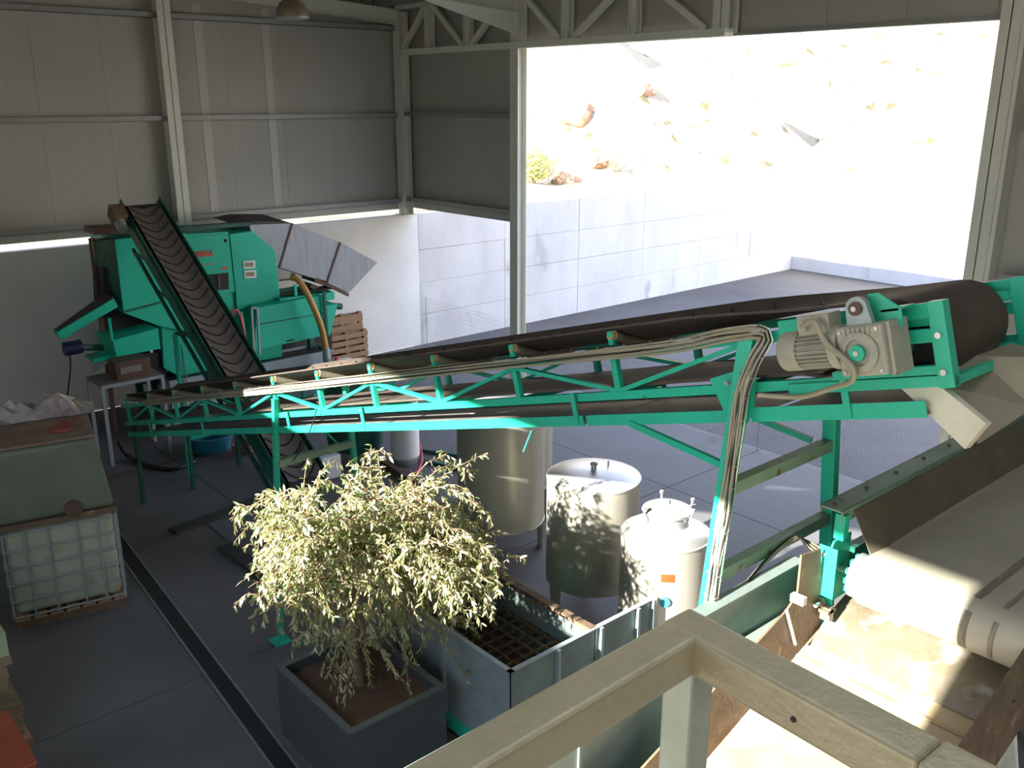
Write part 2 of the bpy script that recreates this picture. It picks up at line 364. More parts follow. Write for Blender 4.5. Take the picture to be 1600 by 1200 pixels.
# roof
RZ = lambda x: 7.28 - (x-EX)*.066
cl = setting('ceiling', (5, 5, 8))
LIGHTR = mat('added_translucent_rooflight', (.7, .7, .66, 1), .6)
_t = LIGHTR.node_tree; _tl = _t.nodes.new('ShaderNodeBsdfTranslucent'); _tl.inputs[0].default_value = (.55, .55, .50, 1)
_ms = _t.nodes.new('ShaderNodeMixShader'); _ms.inputs[0].default_value = .6
_t.links.new(_t.nodes['Principled BSDF'].outputs[0], _ms.inputs[1]); _t.links.new(_tl.outputs[0], _ms.inputs[2]); _t.links.new(_ms.outputs[0], _t.nodes['Material Output'].inputs[0])
for k in range(14):
    y0 = SY-.3+k*1.68; y1 = y0+1.72; dz = .012*(k % 2)
    if k in (2, 4):  # unseen rooflight strips, added to light the railing from above
        MB().poly([(-1.6, y0, RZ(-1.6)+dz), (4.6, y0, RZ(4.6)+dz), (4.6, y1, RZ(4.6)+dz), (-1.6, y1, RZ(-1.6)+dz)]).build('added_roof_light', LIGHTR, cl)
        for xa, xb in ((WX-.3, -1.6), (4.6, EX+.3)): MB().prism([(xa, y0, RZ(xa)+dz), (xb, y0, RZ(xb)+dz), (xb, y1, RZ(xb)+dz), (xa, y1, RZ(xa)+dz)], (0, 0, .01)).build('roof_sheet', ROOFM, cl)
    else:
        MB().prism([(WX-.3, y0, RZ(WX-.3)+dz), (EX+.3, y0, RZ(EX+.3)+dz), (EX+.3, y1, RZ(EX+.3)+dz), (WX-.3, y1, RZ(WX-.3)+dz)], (0, 0, .01)).build('roof_sheet', ROOFM, cl)
for k in range(9):
    xx = 11.1-k*1.5; MB().box((xx, SY, RZ(xx)-.17), (xx+.06, WY, RZ(xx)-.01)).build('roof_purlin', PURL, cl)

# columns, rafters, truss (H sections)
def hcol(b, x, y, z0, z1, w=.2, d=.2, ax='x'):
    if ax == 'x':      # flanges face +-x
        b.box((x-w/2, y-d/2, z0), (x-w/2+.015, y+d/2, z1)); b.box((x+w/2-.015, y-d/2, z0), (x+w/2, y+d/2, z1)); b.box((x-w/2, y-.006, z0), (x+w/2, y+.006, z1))
    else:
        b.box((x-w/2, y-d/2, z0), (x+w/2, y-d/2+.015, z1)); b.box((x-w/2, y+d/2-.015, z0), (x+w/2, y+d/2, z1)); b.box((x-.006, y-d/2, z0), (x+.006, y+d/2, z1))
b = MB(); hcol(b, 6.72, WY-.03, 2.98, 7.55, .24, .22, 'y'); b.box((6.55, WY-.16, 2.98), (6.89, WY+.12, 3.0))
b.build('column', STEELW, label='cream steel column on the left wall, behind the inclined conveyor top', cat='column', group='steel columns')
b = MB(); hcol(b, 1.6, WY-.03, 2.98, 7.9, .24, .22, 'y')
c1 = b.build('column', STEELW, label='cream steel column on the left wall, outside the frame', cat='column', group='steel columns')
bpy.data.objects.remove(c1)
b = MB(); hcol(b, 11.66, WY-.06, 2.98, 7.1, .22, .24, 'x'); b.box((11.48, WY-.2, 2.98), (11.86, WY+.12, 3.005))
b.build('column', STEELW, label='cream steel corner column standing on the low wall', cat='column', group='steel columns')
b = MB(); hcol(b, 11.66, 13.2, 0, 7.15, .22, .22, 'x'); b.box((11.42, 12.98, 0), (11.9, 13.42, .02))
b.build('column', STEELW, label='cream steel column at the left side of the gateway', cat='column', group='steel columns', bevel=.003)
b = MB(); hcol(b, 11.66, 4.72, 0, 7.15, .26, .24, 'x'); b.box((11.55, 4.55, 0), (11.78, 4.63, 7.1))
b.build('column', STEELW, label='cream steel column at the right side of the gateway', cat='column', group='steel columns')
b = MB(); hcol(b, 11.66, 8.72, 6.3, 7.25, .24, .28, 'x')
b.build('column', STEELW, label='short cream steel column stub above the gateway, hung from the roof', cat='column', group='steel columns')
def ibeam(b, p, q, w, h):
    up = V((0, 0, 1)); p = V(p); q = V(q); u = V((0, 0, h/2-.008))
    b.bar(p+u, q+u, w, .016); b.bar(p-u, q-u, w, .016); b.bar(p, q, .012, h)
for yy, lb in ((WY-.06, 'cream steel rafter along the top of the left wall'), (13.2, 'cream tapered steel rafter springing from the gateway column'), (8.2, None), (3.2, None)):
    b = MB(); ibeam(b, (11.6, yy, RZ(11.6)-.3), (WX, yy, RZ(WX)-.3), .18, .28 if yy != 13.2 else .3)
    if yy == 13.2: b.prism([(11.56, yy-.01, 6.5), (11.56, yy-.01, 6.95), (9.2, yy-.01, 7.02)], (0, .02, 0))
    if lb: b.build('rafter', STEELW, label=lb, cat='rafter', group='roof rafters')
    else: b.build('roof_rafter', STEELW, kind='structure')
tr = thing('roof_truss', 'cream steel lattice truss over the gateway', 'truss', (11.6, 13, 6.25))
MB().box((11.5, 8.6, 6.25), (11.7, WY-.1, 6.36)).build('bottom_chord', STEELW, tr)
MB().box((11.5, 8.6, 7.13), (11.7, WY-.1, 7.25)).build('top_chord', STEELW, tr)
ysv = [15.78, 14.55, 11.9, 10.4]
for yy in ysv: 
    b = MB(); hcol(b, 11.6, yy, 6.36, 7.13, .14, .16, 'y'); b.build('vertical_member', STEELW, tr)
dg = [(16.7, 6.36, 15.9, 7.13), (15.66, 7.13, 14.7, 6.36), (14.45, 6.36, 13.5, 7.13), (13.0, 7.13, 12.05, 6.36), (11.75, 6.36, 10.6, 7.13), (10.2, 7.13, 9.0, 6.36)]
for y0, z0, y1, z1 in dg: MB().bar((11.6, y0, z0), (11.6, y1, z1), .10, .08, (1, 0, 0)).build('diagonal_member', STEELW, tr)

# wire fence across the gateway
fe = thing('wire_fence', 'low grey wire mesh fence standing across the gateway', 'fence', (12.1, 11, 0))
b = MB(); y = 4.9
while y < 16.9:
    b.bar((12.1, y, .02), (12.1, y, 1.08), .0022, .0022); y += .055
z = .03
while z < 1.1:
    b.bar((12.102, 4.9, z), (12.102, 16.9, z), .0022, .0022); z += .0875
b.build('mesh_wires', FWIRE, fe, kind='stuff')
for yy in (4.95, 7.9, 10.9, 13.9, 16.85): MB().cyl((12.1, yy, 0), (12.1, yy, 1.12), .007, 6).build('fence_post', FWIRE, fe)

# dome lamp
lp = thing('dome_lamp', 'brown metal dome lamp hanging from the roof', 'lamp', tuple(aty(457, 28, 13)))
c = aty(457, 28, 13)
MB().lathe(c, (0, 0, 1), [(.235, 0), (.235, .03), (.22, .11), (.17, .2), (.09, .26), (.05, .28), (.0, .28)], 28).build('lamp_shade', mat('bronze_lamp', (.30, .25, .17, 1), .4, .5), lp, smooth=True)
MB().lathe(c+V((0, 0, -.012)), (0, 0, 1), [(.2, 0), (.24, .0), (.24, .02), (.2, .02)], 28).build('rim', GALV, lp, smooth=True)
MB().cyl(c+V((0, 0, .27)), (c.x, c.y, RZ(c.x)-.05), .02, 8).build('stem', BLACK, lp)

# ================================================================== MAIN CONVEYOR (A)
TH = math.atan(.288); CA, SA = math.cos(TH), math.sin(TH); AY, AZ = 12.44, 1.18
def TA(x, s, h): return (x, AY - s*CA + h*SA, AZ + s*SA + h*CA)
def sh(px, py, X=3.91):
    p = atx(px, py, X); dy = AY-p.y; dz = p.z-AZ; return dy*CA+dz*SA, -dy*SA+dz*CA
XN, XF, LA = 3.93, 4.69, 11.2
cv = thing('truss_conveyor', 'long green truss belt conveyor rising from the machine to the top right', 'conveyor', (4.3, 7.96, 0))
for xx in (XN, XF):
    b = MB(TA); b.box((xx-.02, -.2, -.05), (xx+.02, LA, 0)); b.build('lower_chord', GREEN, cv)
    b = MB(TA); b.box((xx-.02, -.2, .20), (xx+.02, LA, .25)); b.build('upper_chord', GREEN, cv)
SP = [.02+.925*k for k in range(12)]
for k, s in enumerate(SP):
    for xx in (XN, XF):
        MB(TA).box((xx-.018, s-.022, 0), (xx+.018, s+.022, .2)).build('post', GREEN, cv)
        if k < 11 and s < 10.1:
            p0, p1 = ((s, .0), (s+.925, .2)) if k % 2 == 0 else ((s, .2), (s+.925, .0))
            MB(TA).bar((xx, p0[0], p0[1]), (xx, p1[0], p1[1]), .025, .035, (1, 0, 0)).build('brace', GREEN, cv)
    # cross tie, idler set
    MB(TA).box((XN, s-.02, -.04), (XF, s+.02, 0)).build('cross_tie', GREEN, cv)
    if k < 11:
        for xx, sg in ((XN, 1), (XF, -1)):
            MB(TA).box((xx-.008, s-.02, .25), (xx+.008, s+.02, .355)).build('roller_bracket', GREEN, cv)
            r = MB(TA).cyl((xx+sg*.02, s, .325), (xx+sg*.26, s, .235), .036, 14).build('roller', ROLL, cv, smooth=True)
            MB(TA).cyl((xx-sg*.005, s, .333), (xx+sg*.022, s, .325), .027, 12).build('end_cap', YEL, r, smooth=True)
        MB(TA).cyl((XN+.27, s, .232), (XF-.27, s, .232), .036, 14).build('roller', ROLL, cv, smooth=True)
# belt: troughed carrying run, head pulley, flat return run
PS, PH, PR = 10.99, .13, .19
def ring(s, t):   # t: 0 trough, 1 flat ; returns cross-section of 7 points
    W = [-.36, -.25, -.13, 0, .13, .25, .36]; Z = [.375, .325, .275, .27, .275, .325, .375]
    return [(4.31+w_, s, z_*(1-t)+t*(PH+PR+.005)) for w_, z_ in zip(W, Z)]
secs = [ring(.0+i*.35, 0) for i in range(29)] + [ring(10.1, .25), ring(10.4, .6), ring(10.7, .9)]
for a in range(0, 181, 15):
    q = math.radians(90-a); R_ = PR+.005
    secs.append([(4.31+w_, PS+R_*math.cos(q), PH+R_*math.sin(q)) for w_ in (-.36, -.25, -.13, 0, .13, .25, .36)])
secs += [[(4.31+w_, s, h_) for w_ in (-.36, -.25, -.13, 0, .13, .25, .36)] for s, h_ in ((10.5, .02), (9.9, .03), (8, .025), (6, .03), (4, .025), (2, .03), (.1, .05))]
def sheet(b, secs, th):
    n = len(secs[0]); m = len(secs); P = [[V(b.T(*p)) if b.T else V(p) for p in r] for r in secs]
    top = []; bot = []
    for i in range(m):
        for j in range(n):
            du = P[min(i+1, m-1)][j]-P[max(i-1, 0)][j]; dv = P[i][min(j+1, n-1)]-P[i][max(j-1, 0)]
            nn = du.cross(dv).normalized()*th/2; top.append(P[i][j]+nn); bot.append(P[i][j]-nn)
    K = len(top); fs = []
    for i in range(m-1):
        for j in range(n-1):
            a = i*n+j; fs.append((a, a+1, a+n+1, a+n)); fs.append((K+a, K+a+n, K+a+n+1, K+a+1))
    for i in range(m-1):
        for j in (0, n-1): a = i*n+j; fs.append((a, a+n, K+a+n, K+a))
    for i in (0, m-1):
        for j in range(n-1): a = i*n+j; fs.append((a, a+1, K+a+1, K+a))
    b.add(top+bot, fs, raw=True)
b = MB(TA); sheet(b, secs, .014); belt = b.build('belt', RUBBER, cv, smooth=True)
b = MB(TA); sheet(b, [[(4.31+w_, s, .018) for w_ in (-.34, 0, .34)] for s in (.3, 3, 6, 9, 10.6)], .008); b.build('return_run', RUBBERD, cv)
# diagonal cleats on the belt
def beltpt(u, s):
    t = 0
    for (sa, ta_), (sb, tb_) in (((9.8, 0), (10.1, .25)), ((10.1, .25), (10.4, .6)), ((10.4, .6), (10.7, .9)), ((10.7, .9), (10.99, 1)), ((10.99, 1), (12, 1))):
        if sa <= s <= sb: t = ta_+(tb_-ta_)*(s-sa)/(sb-sa)
    W = [-.36, -.25, -.13, 0, .13, .25, .36]; Z = [.375, .325, .275, .27, .275, .325, .375]
    k = min(5, max(0, sum(1 for w_ in W if w_ <= u)-1)); f_ = (u-W[k])/(W[k+1]-W[k]); zz = Z[k]*(1-f_)+Z[k+1]*f_
    if s > PS:
        q = (s-PS)/(PR+.01); return (4.31+u, PS+(PR+.012)*math.sin(q), PH+(PR+.012)*math.cos(q))
    return (4.31+u, s, zz*(1-t)+t*(PH+PR+.005)+.012)
for k in range(38):
    s0 = 10.45-k*.3
    if s0 < .6: break
    pts = [beltpt(u, s0-.22*abs(u)/.33) for u in [-.28, -.2, -.1, 0, .1, .2, .28]]
    b = MB(TA); b.tube(pts, .010, 4); b.build('cleat', RIBM, belt)
# head pulley
b = MB(TA); b.cyl((3.99, PS, PH), (4.63, PS, PH), PR-.006, 32); pl = b.build('head_pulley', BLACK, cv, smooth=True)
MB(TA).cyl((3.955, PS, PH), (3.988, PS, PH), .09, 20).build('pulley_hub', DGREEN, pl, smooth=True)
b = MB(TA); b.cyl((3.80, PS, PH), (4.78, PS, PH), .03, 12); b.build('shaft', ZINC, pl, smooth=True)
# head frames both sides
for xx, sg in ((3.90, -1), (4.74, 1)):
    hf = MB(TA)
    hf.box((xx-.02, 10.45, .235), (xx+.02, 11.24, .30))
    hf.box((xx-.02, 10.75, .13), (xx+.02, 11.20, .19))
    hf.box((xx-.02, 10.70, -.01), (xx+.02, 11.20, .03))
    hf.box((xx-.02, 10.45, -.065), (xx+.02, 11.27, -.015))
    hf.box((xx-.03, 11.20, -.07), (xx+.03, 11.27, .305))
    o = hf.build('head_frame', GREEN, cv, bevel=.003)
    for hs, hh in ((11.235, .16), (11.235, .0), (10.9, .27)):
        MB(TA).cyl((xx+sg*.03, hs, hh), (xx+sg*.045, hs, hh), .014, 8).build('bolt', ZINC, o, smooth=True)
MB(TA).box((3.92, 11.21, -.07), (4.74, 11.25, -.03)).build('head_cross_bar', GREEN, cv)
# guard pan under the return run, near lip in three lengths
PN = [(-.1, 4.4), (4.4, 8.95), (8.98, 10.12), (10.2, 11.12)]
for k, (s0, s1) in enumerate(PN):
    b = MB(TA); b.box((3.90, s0, -.19), (4.72, s1, -.18)); b.build('guard_pan', PANST, cv)
    for xx in (3.895, 4.715):
        b = MB(TA); b.box((xx-.005, s0, -.20), (xx+.005, s1, -.135 if k < 3 else -.125)); b.build('guard_lip', GREEN, cv)
for s in (.9, 2.7, 4.9, 6.3, 8.9, 10.75):
    for xx in (3.885, 4.73):
        o = MB(TA).box((xx-.006, s-.018, -.19), (xx+.006, s+.018, .01)).build('hanger_strap', GREEN, cv)
        MB(TA).cyl((xx-.012, s, -.02), (xx-.004, s, -.02), .011, 6).build('bolt', ZINC, o)
# stands
def stand(y, ztop, xft, xfb, xrt, xrb, beams, wl_, d):
    f_ = MB(); f_.bar((xft, y, ztop), (xfb, y, 0), d, wl_, (0, 1, 0)); o = f_.build('stand_leg', GREEN, cv, bevel=.003)
    MB().box((xfb-.09, y-.09, 0), (xfb+.09, y+.09, .012)).build('foot_plate', GREEN, o)
    r_ = MB(); r_.bar((xrt, y, ztop), (xrb, y, 0), d, wl_, (0, 1, 0)); o = r_.build('stand_leg', GREEN, cv, bevel=.003)
    MB().box((xrb-.09, y-.09, 0), (xrb+.09, y+.09, .012)).build('foot_plate', GREEN, o)
    for z in beams:
        t = (ztop-z)/ztop
        b = MB(); b.bar((xft+(xfb-xft)*t, y, z), (xrt+(xrb-xrt)*t, y, z), .06, .07); b.build('cross_beam', FGREEN, cv)
stand(2.65, 4.24, 3.90, 3.36, 4.72, 5.28, (3.44, 2.95), .085, .06)
stand(7.96, 2.62, 3.89, 3.74, 4.68, 4.85, (1.95,), .055, .05)
for xx in (3.95, 4.67):
    MB().bar((xx, 12.36, 1.15), (xx, 12.36, 0), .05, .05).build('tail_leg', DGREEN, cv)
MB().bar((3.95, 12.36, .95), (4.67, 12.36, .95), .04, .04).build('tail_cross_bar', DGREEN, cv)
MB().bar(atx(985, 661, 3.89), atx(1136, 729, 3.84), .03, .035).build('stand_brace', GREEN, cv)
MB().bar(atx(1179, 652, 4.70), atx(1268, 688, 4.76), .03, .035).build('stand_brace', GREEN, cv)
MB().bar(atx(508, 674, 4.68), atx(528, 694, 4.72), .015, .02).build('stand_brace', GREEN, cv)
MB().prism([(3.895, 2.58, 4.12), (3.895, 2.58, 3.86), (3.895, 2.66, 3.7), (3.895, 2.74, 3.8), (3.895, 2.86, 3.98)], (-.012, 0, 0)).build('gusset_plate', GREEN, cv)
for q in ((1137, 598), (1156, 618), (1152, 640)):
    p = atx(q[0], q[1], 3.86); MB().cyl(p, p+V((-.015, 0, 0)), .013, 8).build('bolt', ZINC, cv)
# small loose flat strap hanging by the guard
b = MB(); p = atx(832, 672, 3.88); b.bar(p, p+V((-.02, .06, -.16)), .03, .006); b.build('hanging_strap', GREEN, cv)

# gear motor on the near side
XG = 3.70
def G(px, py): return sh(px, py, XG)
gs, gh = G(1360, 546)
gb_ = MB(TA); gb_.box((3.63, gs-.115, gh-.105), (3.79, gs+.105, gh+.115)); gear = gb_.build('gearbox', MOTOR, cv, bevel=.016, bseg=3)
MB(TA).lathe((3.63, gs-.01, gh-.0), (-1, 0, 0), [(.088, -.02), (.088, .012), (.07, .02), (.058, .02), (.055, .008), (0, .008)], 28).build('bearing_flange', MOTOR, gear, smooth=True)
MB(TA).cyl((3.635, gs-.01, gh), (3.60, gs-.01, gh), .035, 20).build('shaft_cover', GREEN, gear, smooth=True)
MB(TA).cyl((3.60, gs-.01, gh), (3.592, gs-.01, gh), .012, 8).build('bolt', ZINC, gear)
for k in range(6): MB(TA).box((3.622, gs-.07+.022*k, gh+.075), (3.632, gs-.06+.022*k, gh+.107)).build('rib', MOTOR, gear)
MB(TA).box((3.66, gs+.10, gh-.115), (3.82, gs+.122, gh+.118)).build('rear_cover', MOTOR, gear, bevel=.008)
for i_, j_ in ((-.09, -.085), (-.09, .09), (.08, -.085), (.08, .095)):
    MB(TA).cyl((3.632, gs+i_, gh+j_), (3.622, gs+i_, gh+j_), .009, 8).build('bolt', ZINC, gear)
ta = MB(TA)
pts = []
for a in range(0, 181, 18):
    q = math.radians(a); pts.append((3.70, gs-.02+.05*math.cos(q), gh+.185+.05*math.sin(q)))
P_ = [V(TA(*p)) for p in pts] + [V(TA(3.70, gs-.075, gh+.10)), V(TA(3.70, gs+.045, gh+.10))]
MB().prism(P_, (-.03, 0, 0)).build('torque_arm', GALV, gear)
MB(TA).cyl((3.665, gs-.02, gh+.185), (3.655, gs-.02, gh+.185), .03, 16).build('rubber_bush', BROWNI, gear, smooth=True)
MB(TA).cyl((3.655, gs-.02, gh+.185), (3.645, gs-.02, gh+.185), .012, 8).build('bolt', ZINC, gear)
P_ = [TA(3.74, gs+.0, gh+.235), TA(3.74, gs+.05, gh+.235), TA(3.74, gs+.14, gh+.16), TA(3.74, gs+.14, gh+.08), TA(3.74, gs-.0, gh+.12)]
MB().prism([V(p) for p in P_], (.012, 0, 0)).build('torque_bracket', GREEN, gear, bevel=.002)
MB(TA).box((3.74, gs+.05, gh+.15), (3.89, gs+.13, gh+.16)).build('torque_bracket', GREEN, gear)
mo = MB(TA); ms0, ms1 = gs-.40, gs-.115
mh = gh+.022; mx = 3.71
mo.cyl((mx, ms0+.06, mh), (mx, ms1, mh), .073, 28); motor = mo.build('motor', MOTOR, cv, smooth=True)
MB(TA).cyl((mx, ms0-.02, mh), (mx, ms0+.075, mh), .092, 32).build('fan_cover', MOTOR, motor, smooth=True, bevel=.008)
MB(TA).cyl((mx, ms1-.045, mh), (mx, ms1, mh), .10, 28).build('flange', MOTOR, motor, smooth=True, bevel=.004)
for k in range(26):
    q = 2*math.pi*k/26
    if 1.15 < q < 1.99: continue
    c_, s_ = math.cos(q), math.sin(q)
    MB(TA).bar((mx+.082*c_, ms0+.08, mh+.082*s_), (mx+.082*c_, ms1-.05, mh+.082*s_), .005, .018, tuple(V(TA(c_, 0, s_))-V(TA(0, 0, 0)))).build('cooling_fin', MOTOR, motor)
tb = MB(TA); tb.box((mx-.055, ms0+.09, mh+.07), (mx+.055, ms0+.25, mh+.16)); tbo = tb.build('terminal_box', MOTOR, motor, bevel=.005)
gl = V(TA(mx-.055, ms0+.135, mh+.115))
MB().cyl(gl, gl+V((-.035, 0, 0)), .024, 8).build('cable_gland', MOTOR, motor)
def curve_pts(P, n=8):
    P = [V(p) for p in P]; out = []
    for i in range(len(P)-1):
        a = P[max(i-1, 0)]; b_ = P[i]; c_ = P[i+1]; d_ = P[min(i+2, len(P)-1)]
        for k in range(n):
            t = k/n; out.append(.5*((2*b_)+(c_-a)*t+(2*a-5*b_+4*c_-d_)*t*t+(3*b_-a-3*c_+d_)*t**3))
    out.append(P[-1]); return out
X_ = 3.60
pth = [gl+V((-.03, 0, 0)), atx(1272, 503, X_), atx(1290, 535, X_), atx(1318, 560, X_-.02), atx(1334, 578, X_-.02), atx(1330, 596, X_+.05), atx(1300, 606, X_+.15), atx(1250, 620, 3.84), atx(1185, 617, 3.82)]
MB().tube(curve_pts(pth), .0125, 10).build('motor_cable', CABLE, cv, smooth=True)

# cable tray on the near side, bending down the big stand
XT = 3.875
tp = [V(TA(XT, s, .24)) for s in [1.0, 2, 3, 4, 5, 6, 7, 8, 9, 9.8]] + [V(TA(XT, 10.15, .262)), V(TA(XT, 10.38, .245))]
zt = tp[-1]
down = []
for k in range(1, 13):
    z = zt.z-.05-.12*k; t = (4.24-z)/4.24; down.append(V((3.90-.54*t-.05, 2.60, z)))
down[0] = V((3.855, 2.575, zt.z-.14))
tp2 = tp+down
cr = curve_pts(tp2, 4)
ctr = thing('cable_tray', 'wire cable tray running along the near side of the long conveyor and down its leg', 'cable tray', (3.8, 2.6, 2.7))
up_ = V((1, 0, 0))
def offs(P, i, a, dn):  # offset a across (perpendicular in the vertical plane), dn outward
    d = (P[min(i+1, len(P)-1)]-P[max(i-1, 0)]).normalized(); side = d.cross(V((1, 0, 0))).normalized()
    return P[i]+side*a+V((-dn, 0, 0))
for a in (-.035, 0, .035):
    MB().tube([offs(cr, i, a, 0) for i in range(len(cr))], .0035, 4).build('tray_wire', WIRE, ctr)
nr = 0
b0 = None
L = 0; last = None
for i in range(1, len(cr)-1):
    L += (cr[i]-cr[i-1]).length
    if L > .10:
        L = 0
        MB().tube([offs(cr, i, -.038, .03), offs(cr, i, -.038, 0), offs(cr, i, .038, 0), offs(cr, i, .038, .03)], .003, 4).build('tray_rung', WIRE, ctr)
for k in range(9):
    a = -.03+.0075*k; rr = .0055 if k % 3 else .008
    P_ = [offs(cr, i, a+.006*math.sin(i*.31+k*2.1), .012+.006*math.sin(i*.23+k)) for i in range(len(cr))]
    end = P_[-1]; hub = atz(1238, 845, 2.95)+V((0, 0, .004*k)); 
    P_ = P_ + curve_pts([end, end+V((.05, -.03, -.06)), (end+hub)/2+V((0, 0, -.03+.004*k)), hub+V((0, 0, .0)), atz(1262, 846+k*1.5, 2.92), atz(1292, 864+k*2, 2.85)], 5)[1:]
    MB().tube(P_, rr, 6).build('cable', CABLEB if k % 3 == 2 else CABLE, ctr, smooth=True)
p0 = atz(1190, 890, 2.85)
for k in range(3):
    a = down[-1]+V((-.03+.03*k, 0, 0)); MB().tube([a, a+V((.0, 0, -.12))], .003, 4).build('tray_wire', WIRE, ctr)

# discharge chute under the head
ch = thing('discharge_chute', 'sheet steel discharge chute under the head of the long conveyor', 'chute', (4.3, 1.5, 3.2))
Yc = 1.45
p = [aty(1397, 592, 1.72), aty(1442, 580, 1.72), aty(1541, 663, 1.60), aty(1507, 700, 1.60)]
# near side plate (faces the hall), folded edge
xs_ = 3.93
q = [atx(1395, 595, xs_), atx(1440, 580, xs_), atx(1541, 662, xs_), atx(1507, 702, xs_)]
MB().prism(q, (.035, -.01, 0)).build('side_plate', CREAM, ch, bevel=.003)
q0 = atx(1470, 605, 4.02); 
A_ = [V((4.0, 1.72, 3.98)), V((4.70, 1.60, 3.98)), V((4.70, 1.05, 3.30)), V((4.02, 1.45, 3.30))]
A_ = [atx(1462, 600, 4.02), atx(1525, 556, 4.30), atx(1612, 635, 4.30), atx(1527, 692, 4.02)]
MB().prism(A_, (.004, -.006, -.004)).build('back_plate', CHUTE, ch)
A_ = [atx(1525, 556, 4.30), aty(1580, 536, 1.62), aty(1690, 560, 1.3), atx(1612, 635, 4.30)]
MB().prism(A_, (.004, -.006, -.004)).build('far_plate', CHUTE, ch)

# ================================================================== BELT CONVEYOR C (white belt) + HOPPER
ZB = 3.0; DX, DR = 4.50, .14
wc = thing('white_belt_conveyor', 'wide white belt conveyor at the right edge, ending over the rusty tray', 'conveyor', (6.5, 1.75, 2.6))
YL, YR = 2.17, 1.30
prof = [(9.5, ZB), (8, ZB), (6.5, ZB), (5.5, ZB)]
for a in range(0, 181, 15):
    q = math.radians(90+a); prof.append((DX+DR*math.cos(q), ZB-DR+DR*math.sin(q)))
prof += [(5.5, ZB-2*DR+.02), (9.5, ZB-2*DR+.02)]
b = MB(); sheet(b, [[(x_, y_, z_) for y_ in (YR, YR+.2, YR+.45, YR+.7, YL)] for x_, z_ in prof], .012); wb_ = b.build('belt', WBELT, wc, smooth=True)
for ya, yb in ((1.565, 1.605), (1.435, 1.46)):
    b = MB(); sheet(b, [[(x_ + (-.008 if x_ < DX else 0), y_, z_+(.008 if z_ > ZB-DR and x_ >= DX else (-.0 if x_ < DX else -.008))) for y_ in (ya, yb)] for x_, z_ in prof[2:-2]], .002); b.build('grime_streak', DIRT, wb_, smooth=True)
dr = MB().cyl((DX, YR-.05, ZB-DR), (DX, YL+.06, ZB-DR), DR-.012, 32).build('drum', GALVD, wc, smooth=True)
for ye in (YL+.065, YR-.055):
    for k in range(12):
        q = 2*math.pi*k/12; MB().box((DX+.105*math.cos(q)-.012, ye-.012, ZB-DR+.105*math.sin(q)-.015), (DX+.105*math.cos(q)+.012, ye+.012, ZB-DR+.105*math.sin(q)+.015)).build('drum_lug', GREEN, dr)
MB().cyl((DX, YR-.2, ZB-DR), (DX, YL+.3, ZB-DR), .02, 12).build('shaft', ZINC, dr, smooth=True)
for ys_, sg in ((2.34, 1), (1.13, -1)):
    MB().prism([(4.37, ys_, 2.66), (4.37, ys_, 2.98), (4.42, ys_, 3.05), (4.60, ys_, 3.05), (4.60, ys_, 2.66)], (0, .012, 0)).build('end_plate', GREEN, wc, bevel=.003)
    MB().box((4.365, ys_-.05, 2.66), (4.375, ys_+.06, 3.03)).build('end_flange', GREEN, wc, bevel=.003)
    MB().box((4.60, ys_-.03, 2.74), (9.5, ys_+.03, 2.96)).build('side_frame', DGREEN, wc)
    MB().box((4.45, ys_-.03, 3.05), (4.50, ys_+.03, 3.20)).build('skirt_post', GREEN, wc)
    MB().cyl((4.372, ys_+.03, 2.98), (4.352, ys_+.03, 2.98), .014, 8).build('bolt', ZINC, wc)
    bo = MB().cyl((4.40, ys_, 2.70), (4.28, ys_, 2.70), .013, 10).build('tension_bolt', ZINC, wc, smooth=True)
    MB().cyl((4.35, ys_, 2.70), (4.325, ys_, 2.70), .028, 6).build('nut', RUST, bo)
# skirts
for sg, yo, yi, yb in ((1, 2.46, 2.33, 2.16), (-1, 1.02, 1.15, 1.31)):
    b = MB(); b.box((4.44, min(yo, yi), 3.215), (9.5, max(yo, yi), 3.225)); b.box((4.44, yo-.004, 3.18), (9.5, yo+.004, 3.225)); b.box((4.44, yi-.004, 3.15), (9.5, yi+.004, 3.225))
    cap = b.build('skirt_cap', FGREEN, wc)
    for k in range(6):
        MB().cyl((4.50+.35*k, yo-sg*.05, 3.225), (4.50+.35*k, yo-sg*.05, 3.235), .012, 6).build('bolt', RUST, cap)
    MB().prism([(4.56, yi-sg*.004, 3.20), (9.5, yi-sg*.004, 3.20), (9.5, yb, 3.012), (4.72, yb, 3.012), (4.50, yb+sg*.0, 2.985)], (0, -sg*.005, .0)).build('skirt_sheet', SKIRT, wc)
for k in range(4): 
    xx = 5.6+1.2*k; MB().bar((xx, 2.34, 2.8), (xx, 2.34, 0), .06, .06).build('support_leg', GREEN, wc); MB().bar((xx, 1.13, 2.8), (xx, 1.13, 0), .06, .06).build('support_leg', GREEN, wc)

hp = thing('receiving_hopper', 'rusty steel receiving hopper under the end of the white belt', 'hopper', (3.5, 1.8, 0))
YH = 2.52
# outer wall, flange
MB().box((.9, YH, 1.2), (4.42, YH+.008, 2.86)).build('outer_wall', GALVD, hp)
b = MB(); b.box((.9, YH-.01, 2.855), (4.42, YH+.075, 2.865)); b.box((.9, YH+.067, 2.79), (4.42, YH+.075, 2.86)); b.build('top_flange', GALVD, hp)
for xx in (1.4, 2.6, 3.4): MB().box((xx, YH-.012, 1.2), (xx+.02, YH, 2.85)).build('wall_stiffener', GALVD, hp)
